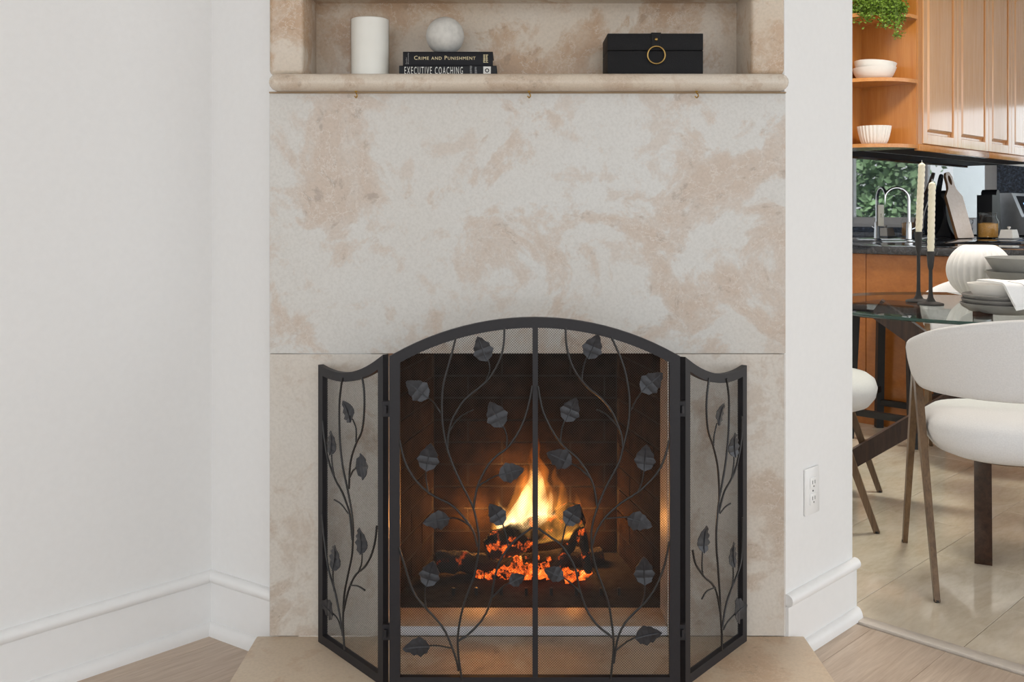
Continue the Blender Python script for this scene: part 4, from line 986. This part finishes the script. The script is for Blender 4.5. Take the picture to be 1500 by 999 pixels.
# ---- sink run under the garden window (mirrored in the backsplash)
sk = thing('sink_cabinet', 'amber wood sink cabinet under the garden window', 'cabinet', K(8.5,1.0,0), PI/4)
obj('carcass', MB().box(8.27,8.835,-0.6,1.90,0.0,0.878), M_under, sk, uv=True, smooth=0)
for k in range(4): obj('door', MB().box(8.25,8.27,-0.58+k*0.62,-0.58+k*0.62+0.61,0.10,0.86,0.003), M_maple, sk, uv=True)
obj('worktop', MB().box(8.23,8.838,-0.62,1.90,0.880,0.920,0.004), M_grand, sk, uv=True)
wb = thing('granite_backsplash', 'dark granite around the garden window', 'backsplash', K(WU,1.0,0.92), PI/4)
for v0,v1,z0,z1 in ((-0.62,WV0-0.045,0.921,1.75),(WV1+0.045,2.53,0.921,1.75),(WV0-0.044,WV1+0.044,0.921,WZ0-0.032)):
    obj('slab', MB().box(WU-0.02,WU-0.0005,v0,v1,z0,z1), M_granm, wb, uv=True, smooth=0)

# ---- garden and neighbour outside the kitchen window
M_hedge = plain('hedge_leaf', srgb(120,150,110), 0.6, var=0.55, scale=3)
rnd = random.Random(8); mb = MB()
for k in range(14000):
    c = Vector((min(11.9,10.6+abs(rnd.gauss(0,0.35))), rnd.uniform(-2.6,0.70), rnd.uniform(-0.2,1.80)))
    a = Vector((rnd.uniform(-1,1),rnd.uniform(-1,1),rnd.uniform(-1,1))).normalized(); b = a.orthogonal().normalized(); s = rnd.uniform(0.025,0.07)
    mb.add([c-a*s,c+b*s*0.6,c+a*s,c-b*s*0.6],[(0,1,2,3)])
hg = thing('garden_tree', 'green garden foliage outside the window, mirrored in the backsplash', 'tree', K(11,0,-0.2))
obj('foliage', mb, M_hedge, hg, uv=True, smooth=0)['kind'] = 'stuff'
for v_ in (-1.6,-0.7,0.3): obj('trunk', MB().tube([(11,v_,-0.2),(11.05,v_+0.1,1.0),(11,v_,1.8)],[0.05,0.04,0.02],8), plain('bark', srgb(70,60,50), 0.9), hg, uv=True)
nb = obj('neighbour_wall', MB().box(11.3,11.4,0.86,5.0,-0.2,4.5), plain('pale_stucco', srgb(205,214,222), 0.8, var=0.03), uv=True, smooth=0)
tag(nb, 'pale neighbouring house wall outside the kitchen window', 'wall', kind='structure')
tag(obj('ground', MB().box(8.95,16,-8,6,-0.4,-0.2), plain('garden_ground', srgb(196,190,182), 0.9), uv=True, smooth=0), 'garden ground outside the kitchen window', 'ground', kind='structure')

# ================================================================== DINING SET
TC = Vector((1.74,3.60)); TR = 0.61; TZ = 0.75
M_walnut = wood('dark_walnut', srgb(40,27,22), srgb(78,55,43), 2, 2.2, 0.4)
M_tglass = thin_glass('table_glass', (0.95,0.98,0.965,1), 1.33)
M_tedge = plain('glass_edge_green', srgb(20,62,54), 0.08, var=0.1, spec=0.8)
tb = thing('dining_table', 'round glass dining table on crossed dark walnut legs', 'table', (TC.x,TC.y,0))
obj('glass_top', MB().lathe([(0.002,TZ-0.012),(TR-0.003,TZ-0.012),(TR-0.003,TZ),(0.002,TZ)],96), M_tglass, tb, smooth=40)
obj('glass_edge', MB().lathe([(TR-0.0028,TZ-0.012),(TR,TZ-0.009),(TR,TZ-0.003),(TR-0.0028,TZ)],128,closed=True), M_tedge, tb, smooth=40)
for k,ang in enumerate((-115.5,64.5,154.5,-25.5)):
    a = math.radians(ang); d = Vector((math.cos(a),math.sin(a),0))
    mb = MB().beam(d*0.64+Vector((0,0,0.0)), -d*0.37+Vector((0,0,TZ-0.022)), 0.050, 0.060, 0.062, 0.075)
    obj('leg', mb, M_walnut, tb, smooth=0)
for k,ang in enumerate((-115.5,64.5,154.5,-25.5)):
    a = math.radians(ang); d = Vector((math.cos(a),math.sin(a),0))*0.375
    obj('support_disc', MB().lathe([(0.028,TZ-0.030),(0.028,TZ-0.0125)],20,c=(d.x,d.y,0)), M_steel, tb)

M_fab = plain('oatmeal_fabric', (0.72,0.715,0.71,1), 0.95, var=0.05, scale=260, bmp=0.3)
M_bronze = wood('bronze_wood', srgb(78,58,40), srgb(122,96,68), 2, 2.0, 0.35)
def make_chair(label, loc, face):
    rz = math.atan2(face[1],face[0])-PI/2          # local +y is forward
    t = thing('dining_chair', label, 'chair', (loc[0],loc[1],0), rz, 'upholstered dining chairs')
    # seat: thick cushion, rounded
    prof = [(0.003,0.375),(0.19,0.378),(0.225,0.392),(0.246,0.420),(0.252,0.448),(0.244,0.474),(0.22,0.492),(0.17,0.499),(0.003,0.503)]
    def sq(r,z,tt): e = 2.6; cth, sth = abs(math.cos(tt)), abs(math.sin(tt)); return r/((cth**e+sth**e)**(1/e))
    obj('seat', MB().lathe(prof,48,fn=sq), M_fab, t, smooth=80)
    obj('seat_frame', MB().lathe([(0.003,0.362),(0.12,0.362),(0.15,0.366),(0.16,0.377),(0.003,0.377)],36,fn=sq), M_bronze, t, smooth=40)
    # wrapped backrest
    mb = MB(); n = 40; rings = []
    A0, A1 = math.radians(-90-100), math.radians(-90+100); Rb = 0.272; th = 0.040; cyo = 0.02
    for i in range(n+1):
        a = A0+(A1-A0)*i/n; k = abs(i/n-0.5)*2
        zt = 0.802-0.125*k**1.7; zb_ = 0.562-0.004*k + 0.055*max(0,(k-0.72)/0.28)**2
        endr = math.sqrt(max(0.0,1-max(0,(k-0.93)/0.07)**2)) if k > 0.93 else 1
        zm = (zt+zb_)/2; hh = (zt-zb_)/2*max(0.35,endr); 
        out = []
        for j in range(12):
            b = 2*PI*j/12; e = 0.55
            dx_ = math.copysign(abs(math.cos(b))**e, math.cos(b))*th/2*max(0.25,endr); dz_ = math.copysign(abs(math.sin(b))**0.45, math.sin(b))*hh
            rr_ = Rb+dx_+0.022*(dz_/0.12)
            out.append(Vector((rr_*math.cos(a)*1.0, cyo+rr_*math.sin(a), zm+dz_)))
        mb.v += out
    for i in range(n):
        for j in range(12): mb.f.append((i*12+j,i*12+(j+1)%12,(i+1)*12+(j+1)%12,(i+1)*12+j))
    mb.f += [tuple(range(12)), tuple(range((n+1)*12-1,n*12-1,-1))]
    obj('backrest', mb, M_fab, t, smooth=70)
    for s in (-1,1):
        apex = Vector((s*0.265,0.035,0.60))
        for fy in (-0.255,0.255):
            foot = Vector((s*0.262,fy,0.0)); tp = apex+Vector((0,0.012*(1 if fy > 0 else -1),0))
            lg = obj('leg', MB().beam(foot, tp, 0.020, 0.015, 0.034, 0.022, up=Vector((1,0,0))), M_bronze, t, smooth=0)
            obj('glide', MB().lathe([(0.006,0),(0.0095,0.002),(0.0095,0.008)],10,c=(foot.x,foot.y,0)), M_blackmetal, lg)
        obj('side_rail', MB().beam((s*0.15,0.03,0.368),(s*0.256,0.035,0.46),0.03,0.012,0.03,0.012), M_bronze, t, smooth=0)
    return t
make_chair('oatmeal upholstered chair nearest the camera with its back turned', (1.505,2.925), (0.216,0.976))
make_chair('cream upholstered chair on the far side of the glass table', (2.09,4.215), (-0.43,-0.90))
make_chair('cream upholstered chair half hidden by the wall left of the table', (1.105,3.655), (0.93,-0.37))

# stool at the peninsula
M_stool = plain('black_stool_metal', (0.010,0.010,0.010,1), 0.5, var=0.2)
t = thing('counter_stool', 'black framed counter stool with wooden seat at the peninsula', 'stool', K(4.655,2.025,0), PI/4)
obj('seat', MB().box(-0.175,0.175,-0.165,0.165,0.625,0.650,0.006,2), M_walnut, t)
su, sv = 0.165, 0.155
lp = []
for a in (-1,1):
    for b in (-1,1):
        obj('leg', MB().beam((a*su,b*sv,0),(a*su*0.86,b*sv*0.86,0.622),0.036,0.036,0.036,0.036), M_stool, t, smooth=0)
for z,aa in ((0.13,'v'),(0.20,'u')):
    k = 1-0.14*z/0.62
    for s in (-1,1):
        if aa == 'v': obj('stretcher', MB().beam((s*su*k,-sv*k,z),(s*su*k,sv*k,z),0.028,0.03,0.028,0.03), M_stool, t, smooth=0)
        else: obj('stretcher', MB().beam((-su*k,s*sv*k,z),(su*k,s*sv*k,z),0.028,0.03,0.028,0.03), M_stool, t, smooth=0)
for s in (-1,1): obj('apron', MB().beam((s*su*0.86,-sv*0.86,0.605),(s*su*0.86,sv*0.86,0.605),0.03,0.034,0.03,0.034).beam((-su*0.86,s*sv*0.86,0.605),(su*0.86,s*sv*0.86,0.605),0.03,0.034,0.03,0.034), M_stool, t, smooth=0)

# ---- table setting
TZ += 0.0003
M_castiron = plain('cast_iron', (0.022,0.020,0.019,1), 0.55, var=0.15, scale=150); M_ivory = plain('ivory_wax', srgb(238,230,205), 0.5, var=0.02)
def candlestick(lab1, lab2, loc, z_cup0, z_cup1, z_top, lean):
    t = thing('candlestick', lab1, 'candlestick', (loc[0],loc[1],TZ), 0, 'black candlesticks')
    h0_, h1_ = z_cup0-TZ, z_cup1-TZ
    obj('base', MB().lathe([(0.002,0),(0.046,0),(0.047,0.004),(0.044,0.008),(0.018,0.014),(0.010,0.028),(0.0075,0.045)],32), M_castiron, t, smooth=40)
    obj('stem', MB().lathe([(0.0075,0.044),(0.0065,0.08),(0.0065,h0_-0.005),(0.008,h0_)],16), M_castiron, t, smooth=40)
    obj('cup', MB().lathe([(0.008,h0_),(0.0105,h0_+0.010),(0.0145,h1_-0.005),(0.0150,h1_),(0.0128,h1_),(0.012,h1_-0.02),(0.002,h1_-0.02)],20), M_castiron, t, smooth=40)
    cn = thing('taper_candle', lab2, 'candle', (loc[0],loc[1],z_cup1-0.0195), 0, 'ivory taper candles')
    hc = z_top-(z_cup1-0.0195); n = 90; mb = MB(); m = 32
    for i in range(n+1):
        z = hc*i/n; r = 0.0118*(1 if i < n-2 else (0.85 if i == n-2 else (0.5 if i == n-1 else 0.1)))
        for k in range(m):
            a = 2*PI*k/m; rr_ = r*(1+(0.24*abs(math.cos(2*(a-z*78)))-0.14 if z > 0.03 else -0.05))
            mb.v.append(Vector((rr_*math.cos(a)+lean*z,rr_*math.sin(a),z)))
    for i in range(n):
        for k in range(m): mb.f.append((i*m+k,i*m+(k+1)%m,(i+1)*m+(k+1)%m,(i+1)*m+k))
    mb.f += [tuple(range(m-1,-1,-1)), tuple(range(n*m,(n+1)*m))]
    obj('wax', mb, M_ivory, cn, smooth=70)
    obj('wick', MB().tube([(lean*hc,0,hc-0.002),(lean*hc,0,hc+0.009)],0.0011,6), M_white, cn)
candlestick('tall black iron candlestick with the higher twisted candle', 'taller twisted ivory taper candle on the tall stick', (1.557,3.726), 0.945, 1.020, 1.285, 0.045)
candlestick('shorter black iron candlestick nearer the table edge', 'lower twisted ivory taper candle on the short stick', (1.553,3.609), 0.884, 0.950, 1.208, 0.02)
# fluted vase
n = 26; rV = 0.118
prof = [(0.002,0.0),(0.055,0.0)]+[(rV*math.sin(t)*1.0, 0.113-rV*math.cos(t)*0.975) for t in [0.52+(2.62-0.52)*k/n for k in range(n+1)]]+[(0.050,0.214),(0.046,0.20),(0.06,0.15),(0.06,0.05),(0.002,0.03)]
o = obj('fluted_vase', MB().lathe(prof,160,fn=lambda r,z,t: r*(1+0.075*(abs(math.cos(13*t))-0.6)) if r > 0.062 else r), plain('matte_white', (0.82,0.81,0.79,1), 0.7, var=0.02), smooth=60)
o.location = (1.865,3.885,TZ); tag(o, 'round white vase with vertical flutes on the glass table', 'vase')
# plates, bowl, napkin
PCN = Vector((1.684,3.335))
M_plt = plain('grey_stoneware', srgb(128,126,124), 0.35, var=0.08); M_gb = plain('grey_glaze', srgb(150,150,146), 0.4, var=0.05)
for k,(r,z,lab) in enumerate(((0.137,0.0,'bottom grey dinner plate of the stack on the glass table'),(0.133,0.0150,'middle grey plate of the stack on the glass table'),(0.132,0.0300,'top grey plate of the stack under the white bowl'))):
    o = obj('dinner_plate', MB().lathe([(0.002,0),(r*0.66,0),(r*0.78,0.005),(r*0.95,0.020),(r,0.0330),(r-0.003,0.0340),(r*0.92,0.0225),(r*0.74,0.0095),(0.002,0.0058)],48), M_plt, smooth=40)
    o.location = (PCN.x,PCN.y,TZ+z); tag(o, lab, 'plate', 'grey plates on the glass table')
o = obj('cereal_bowl', MB().lathe(bowl_prof(0.113,0.060,0.055,0.005,0.45,12),48), M_cer, smooth=50)
o.location = (PCN.x,PCN.y,TZ+0.0400); tag(o, 'white bowl on top of the stacked grey plates', 'bowl')
GB = Vector((1.935,3.585))
for k,(z,lab) in enumerate(((0.0,'lower of two nested grey serving bowls on the table'),(0.050,'upper of two nested grey serving bowls on the table'))):
    o = obj('serving_bowl', MB().lathe([(0.002,0),(0.088,0),(0.096,0.004),(0.140,0.070),(0.174,0.124),(0.176,0.127),(0.171,0.127),(0.135,0.070),(0.090,0.010),(0.002,0.009)],56), M_gb, smooth=40)
    o.location = (GB.x,GB.y,TZ+z); tag(o, lab, 'bowl', 'nested grey bowls')
    if k == 1: o.rotation_euler = (0,0.0,0)
M_nap = plain('white_linen', (0.86,0.86,0.86,1), 0.9, var=0.03, scale=300, bmp=0.2); M_st = plain('grey_stitch', srgb(130,130,130), 0.8)
t = thing('linen_napkin', 'folded white linen napkin draped over the white bowl', 'napkin', (PCN.x,PCN.y,TZ+0.097))
def napkin_pt(s, q, lift=0):      # s across, q from back to the hanging front
    zt = TZ+0.1035
    if q < 0.5: y = 3.40-0.37*q; z = zt; sh_ = 0
    else: y = 3.215-0.055*(q-0.5); z = zt-0.16*(q-0.5)*(1-0.30*s); sh_ = 0.030*(q-0.5)*2*(1-s)
    return Vector((1.622+0.23*s+sh_, y, z+0.0025*math.sin(9*s+5*q)+lift))
for layer in range(2):
    mb = MB(); nx, ny = 12, 16
    for l in (0, 0.003):
        for j in range(ny+1):
            for i in range(nx+1): mb.v.append(napkin_pt(i/nx, j/ny*(1-0.06*layer), 0.0035*layer+l)+Vector((0,-0.0045*layer-(0.002 if l else 0),0)))
    w_ = nx+1; tot = w_*(ny+1)
    for j in range(ny):
        for i in range(nx):
            q0 = j*w_+i; mb.f.append((q0,q0+1,q0+w_+1,q0+w_)); mb.f.append((tot+q0+w_,tot+q0+w_+1,tot+q0+1,tot+q0))
    bd = [i for i in range(w_)]+[j*w_+nx for j in range(1,ny+1)]+[ny*w_+i for i in range(nx-1,-1,-1)]+[j*w_ for j in range(ny-1,0,-1)]
    for i in range(len(bd)): a_,b_ = bd[i],bd[(i+1)%len(bd)]; mb.f.append((a_,b_,tot+b_,tot+a_))
    obj('cloth_layer', mb, M_nap, t, world=True, smooth=60)
pts = [napkin_pt(0.27, q_/16*0.94, 0.0075)+Vector((0,-0.0085,0)) for q_ in range(4,17)]
obj('stitch', MB().tube(pts,0.0006,5), M_st, t, world=True)
print('objects', len(bpy.data.objects), 'tiles', cnt)
